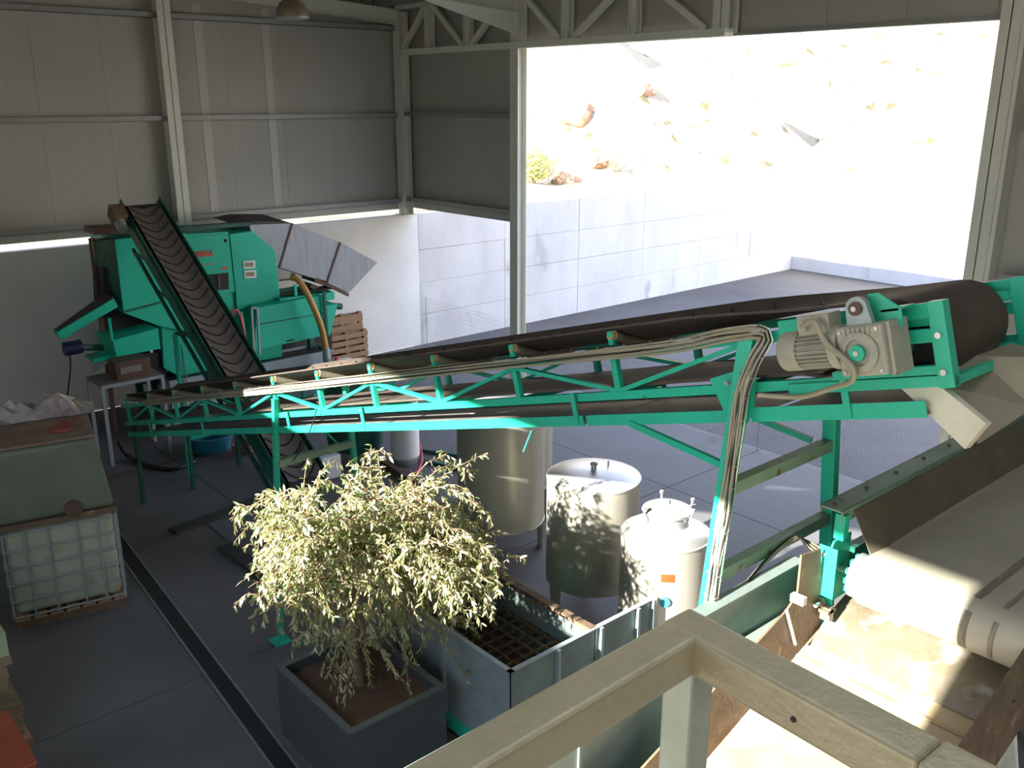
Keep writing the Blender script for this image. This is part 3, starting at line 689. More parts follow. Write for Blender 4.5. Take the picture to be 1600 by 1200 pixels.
# chute side walls (left and right) and floor
Y1, Y2 = 2.36, 1.30
a = aty(1101, 1095, Y1); b1 = aty(1231, 953, Y1); c1 = aty(1253, 868, Y1); c2 = aty(1283, 858, Y1); f1 = aty(1262, 1003, Y1); f2 = aty(1101, 1190, Y1)
sl = (f1.z-f2.z)/(f1.x-f2.x)
x_low = 1.6; fz = lambda x: f1.z+(x-f1.x)*sl
sl2 = (b1.z-a.z)/(b1.x-a.x); tz = lambda x: b1.z+(x-b1.x)*sl2
MB().prism([(x_low, Y1, fz(x_low)-.05), (x_low, Y1, tz(x_low)), tuple(b1), (c1.x, Y1, tz(c1.x)+.03), tuple(c1), tuple(c2), (4.40, Y1, 2.60), (4.40, Y1, f1.z)], (0, .012, 0)).build('side_wall', RUST, hp)
MB().prism([(x_low, Y2, fz(x_low)-.05), (x_low, Y2, tz(x_low)), (b1.x, Y2, b1.z+.02), (c2.x+.15, Y2, 2.95), (4.7, Y2, 2.75), (4.7, Y2, f1.z)], (0, -.012, 0)).build('side_wall', RUST, hp)
MB().prism([(x_low, Y1, fz(x_low)), (f1.x+.1, Y1, fz(f1.x+.1)), (f1.x+.1, Y2, fz(f1.x+.1)), (x_low, Y2, fz(x_low))], (0, 0, -.012)).build('tray_floor', TRAY, hp)
for k in range(2):
    x_ = f1.x-.10-.13*k; MB().bar((x_, Y1, fz(x_)+.002), (x_, Y2, fz(x_)+.002), .03, .005).build('floor_weld', TRAY, hp)
cu = []
ptop = aty(1342, 905, Y1)
for k in range(9):
    t = k/8; x_ = f1.x + (ptop.x-.02-f1.x)*t; z_ = f1.z+.005 + (ptop.z-f1.z)*(t**.85) + .03*math.sin(math.pi*t)
    cu.append([(x_, y_, z_) for y_ in (Y2+.005, 1.55, 1.85, 2.1, Y1-.02)])
cu.append([(ptop.x+.06, y_, ptop.z-.04) for y_ in (Y2+.005, 1.55, 1.85, 2.1, Y1-.02)])
b = MB(); sheet(b, cu, .008); b.build('curved_deflector', CURV, hp, smooth=True)
p = aty(1245, 935, Y1-.03); MB().bar(p+V((0, .03, 0)), p+V((-.0, -.05, 0)), .035, .045).build('stub_bracket', CREAM, hp)
b = MB(); p = aty(1292, 955, Y1-.05)
b.box((p.x-.02, p.y-.03, p.z-.05), (p.x+.02, p.y+.03, p.z+.04)); b.box((p.x-.04, p.y-.03, p.z+.0), (p.x+.04, p.y+.03, p.z+.02)); b.build('angle_clip', CURV, hp)
MB().bar(aty(1229, 953, Y1-.02), aty(1243, 1007, Y1-.02), .012, .012).build('sun_sliver_bar', WHITEP, hp)  # pale bar shaped as a sliver of sunlight on the side wall
# pale liner plates seen on the right side
MB().prism([aty(1528, 1196, 1.42), aty(1585, 1110, 1.36), aty(1590, 1200, 1.34), aty(1560, 1240, 1.40)], (0, -.006, 0)).build('liner_plate', RAILP, hp)
p = aty(1568, 1095, Y2+.03); MB().bar(p, p+V((0, -.05, 0)), .035, .04).build('stub_bracket', RUST, hp)
for xx in (1.0, 2.6, 4.3):
    for yy in (YH-.05, Y2-.03): MB().box((xx-.04, yy-.04, 0), (xx+.04, yy+.04, 1.9 if yy < 2 else 1.3)).build('hopper_leg', DGREEN, hp)
MB().box((3.6, 2.38, 1.9), (4.3, 2.50, 2.6)).build('wall_spacer', FGREEN, hp)

# ================================================================== PLATFORM RAILING (foreground)
rl = thing('platform_railing', 'weathered square tube steel railing in the foreground', 'railing', (.8, .6, 3.75))
z0 = 4.80; hw = .0265
C0 = atz(1081, 972, z0-.0)
Lp = atz(590, 1256, z0); Rp = atz(1455, 1172, z0); 
dl = (Lp-C0).normalized(); drr = (Rp-C0).normalized()
b = MB(); b.bar(C0+V((0, 0, -.026)), C0+dl*1.2+V((0, 0, -.026)), .052, .052); b.build('top_rail', RAIL, rl, bevel=.007, bseg=3)
b = MB(); b.bar(C0-drr*.0255+V((0, 0, -.0255)), Rp+V((0, 0, -.0255)), .052, .052); r1 = b.build('top_rail', RAIL, rl, bevel=.006, bseg=3)
b = MB(); b.bar(Rp+V((0, 0, -.027)), Rp+drr*.6+V((0, 0, -.027)), .056, .056); b.build('joint_sleeve', RAIL, rl, bevel=.006, bseg=3)
for t, lz in ((.93, -.03), (.55, -.03)):
    pp = C0+(Rp-C0)*t + V((0, 0, lz)); n_ = V((-drr.y, drr.x, 0));
    MB().cyl(pp+n_*.024, pp+n_*.0275, .0035, 8).build('rivet_hole', BLACK, r1); MB().cyl(pp-n_*.024, pp-n_*.0275, .0035, 8).build('rivet_hole', BLACK, r1)
pc = C0+V((0, 0, -.052))
b = MB(); b.bar(pc, V((pc.x, pc.y, 3.77)), .045, .045, dl); b.build('post', RAILP, rl, bevel=.005, bseg=3)
e = C0+dl*1.1; b = MB(); b.bar((e.x, e.y, 4.75), (e.x, e.y, 3.77), .045, .045); b.build('post', RAILP, rl, bevel=.005)
e = Rp+drr*.55; b = MB(); b.bar((e.x, e.y, 4.75), (e.x, e.y, 3.77), .045, .045); b.build('post', RAILP, rl, bevel=.005)
pf = MB().box((-1.9, -1.2, 3.62), (C0.x+.06, C0.y+.06, 3.77)); pf.build('floor_platform', FLOORM, kind='structure')
for xx, yy in ((-1.7, .4), (C0.x-.05, C0.y-.05), (C0.x-.05, -1.0)): MB().box((xx-.05, yy-.05, 0), (xx+.05, yy+.05, 3.62)).build('platform_post', STEELW, kind='structure')

# ================================================================== TANKS
def tank(cx, cy, r, zb, zt, dome, label, lid='nozzle', nleg=3, rot=0):
    t = thing('steel_tank', label, 'tank', (cx, cy, 0), 'stainless tanks beyond the planter')
    b = MB(); b.lathe((cx, cy, zb), (0, 0, 1), [(r*.2, -.07), (r*.7, -.04), (r-.01, 0), (r, .01), (r, zt-zb-.01), (r-.01, zt-zb)], 48); body = b.build('tank_body', INOX, t, smooth=True)
    for z in (zb+.015, zt-.012): MB().lathe((cx, cy, z-.01), (0, 0, 1), [(r-.01, 0), (r+.007, .002), (r+.007, .018), (r-.01, .02)], 48).build('rim_band', INOX, body, smooth=True)
    b = MB(); b.lathe((cx, cy, zt), (0, 0, 1), [(r-.005, -.01), (r-.01, 0), (r*.8, dome*.45), (r*.5, dome*.8), (r*.2, dome), (0, dome)], 48); l_ = b.build('tank_lid', INOXL, t, smooth=True)
    if lid == 'nozzle':
        MB().cyl((cx, cy, zt+dome), (cx, cy, zt+dome+.05), .03, 16).build('nozzle', ZINC, l_, smooth=True)
        MB().lathe((cx, cy, zt+dome+.05), (0, 0, 1), [(.04, 0), (.04, .015), (.02, .02)], 16).build('nozzle_cap', GALVD, l_, smooth=True)
        MB().cyl((cx+.2, cy-.02, zt+dome*.7), (cx+.2, cy-.02, zt+dome*.7+.07), .009, 8).build('vent_pipe', ZINC, l_, smooth=True)
    for k in range(nleg):
        a = 2*math.pi*k/nleg+rot; x_, y_ = cx+(r-.05)*math.cos(a), cy+(r-.05)*math.sin(a)
        b = MB(); tdir = V((-math.sin(a), math.cos(a), 0)); rd = V((math.cos(a), math.sin(a), 0))
        p = V((x_, y_, 0)); b.prism([p+tdir*.055, p-tdir*.055, p-tdir*.085+V((0, 0, zb+.02)), p+tdir*.085+V((0, 0, zb+.02))], rd*.035)
        b.build('tank_leg', INOX, t)
    return t
tank(6.62, 6.28, .495, .42, 1.60, .07, 'tall stainless tank with a flat lid and small centre nozzle, leaf shadows on its front', rot=2.95)
tank(6.78, 7.98, .53, .46, 1.86, .06, 'large stainless tank under the long conveyor, left of the other steel tanks', rot=3.7)
tank(7.75, 8.75, .45, .42, 1.62, .06, 'stainless tank mostly hidden behind the large tank', rot=1)
t1 = tank(6.42, 5.12, .43, .40, 1.44, .12, 'smaller stainless tank with a round clamped manway and an orange label', lid='none', rot=.5)
cx, cy = 6.42, 5.12; zt = 1.44+.09
mw = MB().lathe((cx, cy, zt), (0, 0, 1), [(.21, 0), (.21, .12), (.235, .125), (.235, .145), (.2, .165), (.1, .195), (0, .20)], 36).build('manway', INOXL, t1, smooth=True)
MB().cyl((cx, cy, zt+.19), (cx, cy, zt+.24), .03, 14).build('knob', GALVD, mw, smooth=True)
for a in (.9, 2.9, 4.9, -.4):
    c_, s_ = math.cos(a), math.sin(a); p = V((cx+.24*c_, cy+.24*s_, zt+.06))
    MB().cyl(p, p+V((.03*c_, .03*s_, .13)), .012, 8).build('clamp_bolt', ZINC, mw, smooth=True)
    q = p+V((.03*c_, .03*s_, .14)); MB().lathe(q, (0, 0, 1), [(.0, -.02), (.02, -.01), (.024, 0), (.02, .015), (0, .02)], 12).build('clamp_knob', ZINC, mw, smooth=True)
MB().bar((cx-.3, cy+.1, zt+.13), (cx+.3, cy-.1, zt+.13), .02, .012).build('clamp_bar', ZINC, mw)
def on_tank(a_deg, z, cx=cx, cy=cy, r=.432): a = math.radians(a_deg); return V((cx+r*math.cos(a), cy+r*math.sin(a), z))
ad = math.degrees(math.atan2(-cy, -cx))
b = MB(); arcs = [ad+2.5+k*2.8 for k in range(-2, 5)]
sheet(b, [[tuple(on_tank(a, z)) for z in (1.13, 1.21)] for a in arcs], .004); b.build('orange_label', ORLAB, t1, label='orange rectangular label', smooth=True)
p = on_tank(ad+3, .93); n_ = (p-V((cx, cy, .93))).normalized()
MB().lathe(p, n_, [(.05, -.02), (.05, .02), (.038, .025), (.036, .015), (0, .015)], 20).build('sight_glass', GLASS, t1, smooth=True)
p = on_tank(ad+10, .52); MB().cyl(p, p+(p-V((cx, cy, .52)))*.22, .025, 10).build('drain_valve', ZINC, t1, smooth=True)
# plastic drum, dark drum and crate seen under the conveyor
c = atz(634, 722, 0)
dm = thing('white_drum', 'tall white plastic cylinder under the long conveyor, beside a red hose', 'drum', (c.x, c.y, 0))
MB().lathe((c.x, c.y, .08), (0, 0, 1), [(.17, -.0), (.22, .05), (.22, .95), (.2, 1.0), (.0, 1.02)], 32).build('drum_body', WHITEP, dm, smooth=True)
MB().lathe((c.x, c.y, 0), (0, 0, 1), [(.18, 0), (.2, .08), (.0, .081)], 20).build('drum_base', GALV, dm, smooth=True)
c = aty(556, 700, 11.9); 
dk = thing('dark_green_vessel', 'dark green round vessel behind the tree top, under the long conveyor', 'vessel', (c.x, c.y, 0))
MB().lathe((c.x, c.y, .15), (0, 0, 1), [(.3, 0), (.42, .08), (.44, .2), (.44, 1.1), (.38, 1.2), (0, 1.22)], 32).build('vessel_body', DGREEN, dk, smooth=True)
for a in (0, 2.1, 4.2): MB().box((c.x+.4*math.cos(a)-.03, c.y+.4*math.sin(a)-.03, 0), (c.x+.4*math.cos(a)+.03, c.y+.4*math.sin(a)+.03, .25)).build('vessel_leg', DGREEN, dk)
c = atz(512, 745, 0)
cr_ = thing('pale_canister', 'pale plastic canister on the floor between the conveyor legs', 'canister', (c.x, c.y, 0))
MB().box((c.x-.17, c.y-.14, 0), (c.x+.17, c.y+.14, .36)).build('canister_body', WHITEP, cr_, bevel=.03, bseg=3)
MB().cyl((c.x+.08, c.y, .36), (c.x+.08, c.y, .40), .035, 12).build('canister_cap', BLACK, cr_, smooth=True)
hs = [atz(645, 668, .55), atz(654, 690, .25), atz(659, 715, .03), atz(654, 735, .02), atz(645, 740, .03), atz(640, 737, .05)]
MB().tube(curve_pts(hs), .022, 8).build('red_hose', PINK, smooth=True, label='short red hose hooked beside the white plastic cylinder', cat='hose')
for (a, b_, lb) in (((625, 698), (722, 713), 'thin green steel angle on the floor, farther of two'), ((664, 720), (724, 734), 'thin green steel angle on the floor, nearer of two')):
    MB().bar(atz(*a, .03)+V((0, 0, 0)), atz(*b_, .03), .05, .05).build('steel_angle', DGREEN, label=lb, cat='steel bar', group='steel angles on the floor')
MB().bar(atz(598, 722, .05), atz(672, 768, .05), .1, .09).build('floor_beam', BROWNI, label='dark brown steel beam on the floor behind the tree', cat='beam')
q = [atz(628, 778, .75), atz(700, 752, .75), atz(745, 850, .25), atz(650, 870, .25)]
q = [V((5.45, 8.2, .95)), V((6.0, 7.8, .95)), V((5.75, 7.1, .25)), V((5.1, 7.5, .25))]
ss = MB().prism(q, (.01, .01, -.015)); 
ld = thing('leaning_sheet', 'dull olive steel sheet propped behind the tree', 'sheet', (5.6, 7.7, 0)); ss.build('sheet', CREAM if 0 else GALVD, ld)
for p in (q[0], q[1]): MB().bar(p+V((0, .0, -.02)), (p.x, p.y+.05, 0), .03, .03).build('prop_leg', GALVD, ld)
for p in (q[2], q[3]): MB().bar(p+V((0, .0, -.01)), (p.x, p.y+.03, 0), .03, .03).build('prop_leg', GALVD, ld)

# ================================================================== OPEN BIN WITH GRATE
bn = thing('washing_bin', 'open galvanised bin with a rusty grate inside, beside the planter', 'bin', (4.8, 5.9, 0))
BX0, BX1, BY0, BY1, BZ = 4.22, 5.20, 4.86, 7.15, 1.0
MB().box((BX0, BY0, .15), (BX0+.008, BY1, BZ)).build('side_panel', GALV, bn)
MB().box((BX0, BY0, .15), (5.95, BY0+.008, BZ)).build('side_panel', GALVD, bn)
MB().box((BX0, BY1-.008, .15), (BX1, BY1, BZ)).build('side_panel', GALVD, bn)
MB().box((BX1-.01, BY0, .15), (BX1, BY1, BZ-.02)).build('side_panel', GALVD, bn)  # darker sheet puts the inner face's shade into the colour
MB().box((BX0-.015, BY0-.015, BZ), (BX0+.03, BY1, BZ+.008)).build('rim', GALV, bn)
MB().box((BX0-.015, BY0-.015, BZ), (5.95, BY0+.03, BZ+.008)).build('rim', GALV, bn)
MB().box((BX1-.055, BY0+.01, BZ-.03), (BX1+.02, BY1, BZ+.01)).build('timber_rail', RUST, bn, label='rusty brown top rail')
for xx in (4.72, 5.24, 5.72): MB().box((xx, BY0-.04, .15), (xx+.03, BY0, BZ)).build('stiffener', GALV, bn)
MB().box((5.93, BY0-.04, .15), (5.96, BY0+.02, BZ+.01)).build('stiffener', GALV, bn)
for yy in (5.72, 6.5): MB().box((BX0-.04, yy, .12), (BX0, yy+.04, BZ)).build('stiffener', GALV, bn)
MB().box((BX0+.01, BY0+.01, .40), (BX1-.01, BY1-.01, .42)).build('bin_floor', BROWNI, bn)
gx = BX0+.05
while gx < BX1-.02: MB().box((gx-.006, BY0+.02, .66), (gx+.006, BY1-.02, .69)).build('grate_bar', RUST, bn); gx += .125
gy = BY0+.08
while gy < BY1-.03: MB().box((BX0+.01, gy-.006, .655), (BX1-.015, gy+.006, .685)).build('grate_bar', RUST, bn); gy += .125
b = MB(); b.box((BX0-.05, BY0-.05, .05), (BX0+.03, BY1, .15)); b.box((BX0-.05, BY0-.05, .05), (5.9, BY0+.03, .15)); b.box((5.2, BY0, .05), (5.28, BY1, .15)); b.build('base_frame', GREEN, bn)
for xx, yy in ((4.2, 4.85), (4.2, 7.1), (5.24, 7.1), (5.85, 4.85)): MB().box((xx-.03, yy-.03, 0), (xx+.05, yy+.05, .05)).build('foot', BLACK, bn)
MB().box((3.98, 5.2, 0), (4.14, 6.9, .06)).build('wooden_batten', RUST, label='brown batten on the floor between planter and bin', cat='batten')

# ================================================================== PLANTER AND TREE
PX0, PX1, PY0, PY1, PZ = 3.04, 3.97, 5.40, 6.60, .70
pt = thing('square_planter', 'large dark grey square planter holding the tree', 'planter', (3.5, 6, 0))
tt = .055
b = MB()
for lo, hi in (((PX0, PY0, 0), (PX0+tt, PY1, PZ-.01)), ((PX1-tt, PY0, 0), (PX1, PY1, PZ-.01)), ((PX0+tt, PY0, 0), (PX1-tt, PY0+tt, PZ-.01)), ((PX0+tt, PY1-tt, 0), (PX1-tt, PY1, PZ-.01))): b.box(lo, hi)
b.build('planter_walls', POT, pt)
b = MB(); b.box((PX0-.004, PY0-.004, PZ-.012), (PX0+tt, PY1+.004, PZ)); b.box((PX1-tt, PY0-.004, PZ-.012), (PX1+.004, PY1+.004, PZ)); b.box((PX0+tt, PY0-.004, PZ-.012), (PX1-tt, PY0+tt, PZ)); b.box((PX0+tt, PY1-tt, PZ-.012), (PX1-tt, PY1+.004, PZ))
b.build('rim', POTR, pt)
sg_ = []; n = 18
for i in range(n+1):
    for j in range(n+1):
        sg_.append((PX0+tt+(PX1-PX0-2*tt)*i/n, PY0+tt+(PY1-PY0-2*tt)*j/n, PZ-.10+random.uniform(-.012, .015)))
b = MB(); b.add(sg_, [(i*(n+1)+j, i*(n+1)+j+1, (i+1)*(n+1)+j+1, (i+1)*(n+1)+j) for i in range(n) for j in range(n)]); b.build('soil', SOIL, pt, smooth=True, angle=70)
tree = thing('potted_tree', 'bushy small tree with narrow drooping leaves growing in the grey planter', 'tree', (3.5, 6.0, PZ-.1))
base = V((3.52, 6.02, PZ-.12))
top = V((3.55, 6.0, 1.75))
MB().tube(curve_pts([base, V((3.50, 6.05, 1.0)), V((3.56, 6.0, 1.4)), top], 5), [.045-.0011*i for i in range(16)], 10).build('trunk', BARK, tree, smooth=True)
# limb ends chosen from the outline of the crown
hullpts = []
def inside(px, py):
    poly = [(365, 795), (440, 765), (470, 790), (490, 745), (555, 720), (580, 692), (605, 735), (650, 760), (690, 800), (735, 700), (768, 705), (740, 760), (722, 820), (775, 880), (785, 960), (735, 985), (700, 1010), (660, 1000), (600, 1010), (520, 1030), (430, 1000), (395, 925), (420, 880), (395, 850)]
    c_ = False; j = len(poly)-1
    for i in range(len(poly)):
        xi, yi = poly[i]; xj, yj = poly[j]
        if (yi > py) != (yj > py) and px < (xj-xi)*(py-yi)/(yj-yi)+xi: c_ = not c_
        j = i
    return c_
tips = [(372, 800, 6.0), (385, 815, 5.9), (580, 695, 6.2), (590, 705, 6.1), (760, 708, 6.0), (745, 735, 5.9), (730, 770, 5.9), (780, 862, 5.7), (770, 905, 5.6), (478, 730, 6.4), (400, 935, 5.6), (500, 740, 6.2), (545, 722, 6.1), (640, 765, 6.0), (700, 1000, 5.45), (735, 1075, 5.3), (650, 1040, 5.5), (415, 905, 5.7), (640, 1090, 5.55)]
rnd = random.Random(11)
while len(tips) < 200:
    px = rnd.uniform(370, 785); py = rnd.uniform(720, 1000) if len(tips) < 140 else rnd.uniform(860, 1040)
    if inside(px, py): tips.append((px, py, rnd.uniform(5.25, 6.75)))
for _ in range(42): tips.append((rnd.uniform(600, 782), rnd.uniform(800, 965), rnd.uniform(5.2, 5.7)))
for _ in range(26): tips.append((rnd.uniform(690, 785), rnd.uniform(850, 965), rnd.uniform(4.95, 5.3)))
for _ in range(16): tips.append((rnd.uniform(385, 520), rnd.uniform(800, 980), rnd.uniform(5.5, 6.3)))
leafspots = []   # (pos, dir, size, kind)
limbs = []
for k in range(9):
    a = k*2.4+.3; e = top+V((math.cos(a)*.42, math.sin(a)*.36, .25+.18*math.sin(k*1.7)))
    pp = curve_pts([V((3.53, 6.02, 1.15+.06*k)), top*.5+e*.5+V((0, 0, -.1)), e], 5); limbs.append(e)
    MB().tube(pp, [.02-.0011*i for i in range(len(pp))], 7).build('limb', BARK, tree, smooth=True)
shoots = MB()
def grow(pp, density, twigr, start=.15):
    shoots.tube(pp, [twigr*(1-.7*i/len(pp)) for i in range(len(pp))], 4, cap=False)
    L = 0; nxt = start
    for i in range(1, len(pp)):
        seg = pp[i]-pp[i-1]; l = seg.length; d = seg.normalized(); t = nxt-L
        while t < l:
            p = pp[i-1]+d*t
            for s_ in (1, -1):
                if rnd.random() < .9:
                    o1 = d.orthogonal().normalized(); o1.rotate(Matrix.Rotation(rnd.uniform(0, 6.28), 3, d))
                    dirn = (d*rnd.uniform(.3, .8)+o1*rnd.uniform(.5, 1)+V((0, 0, -rnd.uniform(.1, .7)))).normalized()
                    leafspots.append((p.copy(), dirn, rnd.uniform(.042, .072), rnd.random()))
            t += rnd.uniform(*density)
        nxt = L+t; L += l
for i, (px, py, yy) in enumerate(tips):
    e = aty(px, py, yy)
    st = min(limbs, key=lambda q: (q-e).length) if rnd.random() < .75 else limbs[rnd.randrange(9)]
    mid = (st+e)/2+V((rnd.uniform(-.08, .08), rnd.uniform(-.08, .08), (.10+.15*(e-st).length)*(1 if e.z < st.z+.2 else .1)))
    pp = curve_pts([st, mid, e], 6)
    e2 = e+V((rnd.uniform(-.03, .03), rnd.uniform(-.03, .03), -.10 if i > 20 else 0)); pp.append(e2)
    grow(pp, (.022, .05), .0065, .18)
    for s_ in range(4 if i > 18 else 2):   # side twigs
        j = rnd.randrange(4, len(pp)-1); q = pp[j]
        d = V((rnd.uniform(-1, 1), rnd.uniform(-1, 1), rnd.uniform(-.3, .6))).normalized()
        l = rnd.uniform(.12, .3) if i > 18 else .1
        grow(curve_pts([q, q+d*l*.5+V((0, 0, .02)), q+d*l+V((0, 0, -.35*l))], 4), (.022, .045), .004, .02)
# low shoots drooping into the planter
for k in range(26):
    a = rnd.uniform(0, 6.28); r_ = rnd.uniform(.15, .42)
    e = V((3.5+r_*math.cos(a), 5.95+r_*1.1*math.sin(a), rnd.uniform(.68, .95)))
    s0 = V((3.53, 6.02, rnd.uniform(.95, 1.3)))
    grow(curve_pts([s0, (s0+e)/2+V((0, 0, .15)), e], 6), (.025, .05), .005, .1)
shoots.build('twigs', TWIG, tree, smooth=True, kind='stuff')
def leafmesh(name, m, bend):
    vs = [(0, 0, 0), (.25, .13, .03), (.25, 0, -.01), (.25, -.13, .03), (.65, .13, .02-bend), (.65, 0, -.02-bend), (.65, -.13, .02-bend), (1, 0, -bend*2.2)]
    fs = [(0, 2, 1), (0, 3, 2), (1, 2, 5, 4), (2, 3, 6, 5), (4, 5, 7), (5, 6, 7)]
    me = bpy.data.meshes.new(name); me.from_pydata(vs, [], fs); me.materials.append(m); me.shade_smooth(); return me, vs, fs
lm1, lv, lf = leafmesh('leaf', LEAF, .06); lm2, _, _ = leafmesh('leaf', LEAF2, .1)
leafspots.sort(key=lambda q: -q[2]/((q[0]-CAM).length))
def lmat(p, d, sz, roll):
    x = d; z = V((0, 0, 1)); y = z.cross(x); y = y.normalized() if y.length > .05 else V((0, 1, 0)); z = x.cross(y)
    M = Matrix((x, y, z)).transposed() @ Matrix.Rotation((roll-.5)*2.4, 3, 'X')
    return M.to_4x4()
for q in leafspots[:300]:
    p, d, sz, rr = q; o = bpy.data.objects.new('leaf', lm1 if rr < .6 else lm2); COL.objects.link(o); o.parent = tree
    o.matrix_local = Matrix.Translation(p-OFF[tree.name]) @ lmat(p, d, sz, rr) @ Matrix.Scale(sz, 4)
for mm, cond in ((LEAF, lambda r: r < .6), (LEAF2, lambda r: r >= .6)):
    vv = []; ff = []
    for p, d, sz, rr in leafspots[300:]:
        if not cond(rr): continue
        M = lmat(p, d, sz, rr).to_3x3(); o_ = len(vv)
        vv += [p-OFF[tree.name]+(M @ V(a))*sz for a in lv]; ff += [[i+o_ for i in f] for f in lf]
    me = bpy.data.meshes.new('foliage'); me.from_pydata([tuple(a) for a in vv], [], ff); me.materials.append(mm); me.shade_smooth()
    o = bpy.data.objects.new('foliage', me); COL.objects.link(o); o.parent = tree; o['kind'] = 'stuff'

# ================================================================== INCLINED CHEVRON CONVEYOR (B)
TB0 = V((0, 14.67, 3.80)); TBs = math.atan(.66); CB, SB = math.cos(TBs), math.sin(TBs)
def TBm(x, s, h): return (x, TB0.y - s*CB + h*SB, TB0.z - s*SB + h*CB*1.0) if 0 else (x, TB0.y-s*CB-h*SB, TB0.z-s*SB+h*CB)
LB = 5.55
X0, X1 = 5.0, 5.48
vb = thing('chevron_conveyor', 'steep inclined belt conveyor with curved ribs, leaning on the green machine', 'conveyor', (5.24, 10.2, 0))
b = MB(TBm); sheet(b, [[(x_, s_, h_) for x_, h_ in ((X0, .03), (X0+.08, .0), (X0+.24, -.02), (X1-.08, 0), (X1, .03))] for s_ in [i*.4 for i in range(14)]+[LB]], .01); bb = b.build('belt', CHEVB, vb, smooth=True)
for k in range(29):
    s0 = .12+k*.19
    pts = [(X0+.24+u, s0+.19*math.cos(u/.24*1.5)-.1, -.012+.05*(u/.24)**2) for u in [-.225+.045*i for i in range(11)]]
    MB(TBm).tube(pts, .015, 4).build('belt_rib', RIBM, bb)
for xx in (X0-.09, X1+.03):
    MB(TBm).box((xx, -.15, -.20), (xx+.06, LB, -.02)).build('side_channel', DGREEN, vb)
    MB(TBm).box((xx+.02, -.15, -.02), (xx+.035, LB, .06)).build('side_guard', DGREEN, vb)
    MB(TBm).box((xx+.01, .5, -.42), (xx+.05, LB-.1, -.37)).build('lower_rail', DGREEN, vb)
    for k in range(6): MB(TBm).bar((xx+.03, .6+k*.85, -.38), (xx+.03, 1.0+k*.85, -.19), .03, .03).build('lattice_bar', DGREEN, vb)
b = MB(TBm); sheet(b, [[(x_, s_, -.25) for x_ in (X0, X1)] for s_ in (.0, LB)], .01); b.build('return_run', RUBBER, vb)
MB(TBm).cyl((X0, -.02, -.11), (X1, -.02, -.11), .11, 24).build('head_drum', BLACK, vb, smooth=True)
MB(TBm).cyl((X0, LB, -.11), (X1, LB, -.11), .11, 24).build('tail_drum', BLACK, vb, smooth=True)
b = MB(TBm); b.box((X0-.30, .0, -.12), (X0-.1, .28, .10)); b.build('drive_box', RUST, vb, bevel=.01)
MB(TBm).cyl((X0-.22, .28, -.02), (X0-.22, .42, -.04), .08, 16).build('drive_motor', GALV, vb, smooth=True)
for s_ in (2.45,):
    for xx in (X0-.2, X1+.1):
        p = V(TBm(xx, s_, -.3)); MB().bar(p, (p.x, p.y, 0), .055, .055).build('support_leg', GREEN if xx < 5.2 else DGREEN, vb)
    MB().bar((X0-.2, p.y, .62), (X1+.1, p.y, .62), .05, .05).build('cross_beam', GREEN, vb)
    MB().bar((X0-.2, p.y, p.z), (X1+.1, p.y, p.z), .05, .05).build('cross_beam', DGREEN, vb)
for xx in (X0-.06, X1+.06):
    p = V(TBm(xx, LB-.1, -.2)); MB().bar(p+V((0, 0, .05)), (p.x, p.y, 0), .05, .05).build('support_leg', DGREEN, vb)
# sump edge plates round its foot
for a, b_, lb in (((270, 830), (405, 780), 'dark steel edge plate on the floor, farther one beside the conveyor foot'), ((352, 852), (440, 915), 'dark steel edge plate on the floor, nearer one beside the tree')):
    p, q = atz(*a, .02), atz(*b_, .02); MB().bar(p, q, .20, .03).build('edge_plate', EDGEP, label=lb, cat='steel plate', group='edge plates on the floor', bevel=.004)
MB().box((4.33, 9.3, .0), (5.9, 11.1, .012)).build('sump_cover', SUMP, label='blue grey steel cover plate under the foot of the inclined conveyor', cat='cover plate')

# ================================================================== GREEN MACHINE
YM = 15.05
def f3(pts, Y=YM): return [aty(px, py, Y) for px, py in pts]
mc = thing('cleaning_machine', 'large green olive cleaning machine against the left wall', 'machine', (6.5, 15.6, 0))
def body(name, pts, depth, m, Y=YM, bevel=.008, parent=None, **k):
    return MB().prism(f3(pts, Y), (0, depth, 0)).build(name, m, parent or mc, bevel=bevel, **k)
hs = body('hood', [(359, 366), (394, 361), (430, 391), (438, 467), (371, 485)], 1.3, GREEN2, YM-.03)
cb_ = body('cabinet', [(256, 368), (357, 362), (369, 485), (262, 505)], 1.3, GREEN2, YM+.02)
dpn = body('service_door', [(285, 371), (357, 366), (367, 456), (300, 470), (285, 470)], .03, GREEN2, YM-.02, parent=cb_, bevel=.004)
body('lower_body', [(252, 505), (371, 485), (438, 467), (441, 560), (300, 600), (256, 575)], 1.2, GREEN2, YM+.03)
ho = body('intake_hopper', [(179, 374), (290, 364), (300, 490), (300, 520), (247, 509), (193, 489)], 1.2, GREEN2, YM-.05)
body('seam_strip', [(192, 487), (253, 471), (253, 473.5), (192, 490)], .03, DGREEN, YM-.08, parent=ho, bevel=0)
MB().prism([aty(147, 377, YM+.5), aty(179, 374, YM-.05), aty(193, 489, YM-.05), aty(178, 425, YM+.5), aty(150, 412, YM+.5)], (.02, .3, 0)).build('hopper_side', DGREEN, mc)
# dark top edge rails and open mouth
MB().bar(aty(256, 362, YM)+V((0, .1, .02)), aty(392, 352, YM)+V((0, .1, .02)), .2, .06).build('top_rail', DGREEN, mc)
MB().bar(aty(150, 368, YM)+V((0, .3, .05)), aty(240, 362, YM)+V((0, .3, .05)), .5, .10).build('top_cover', BROWNI, mc)
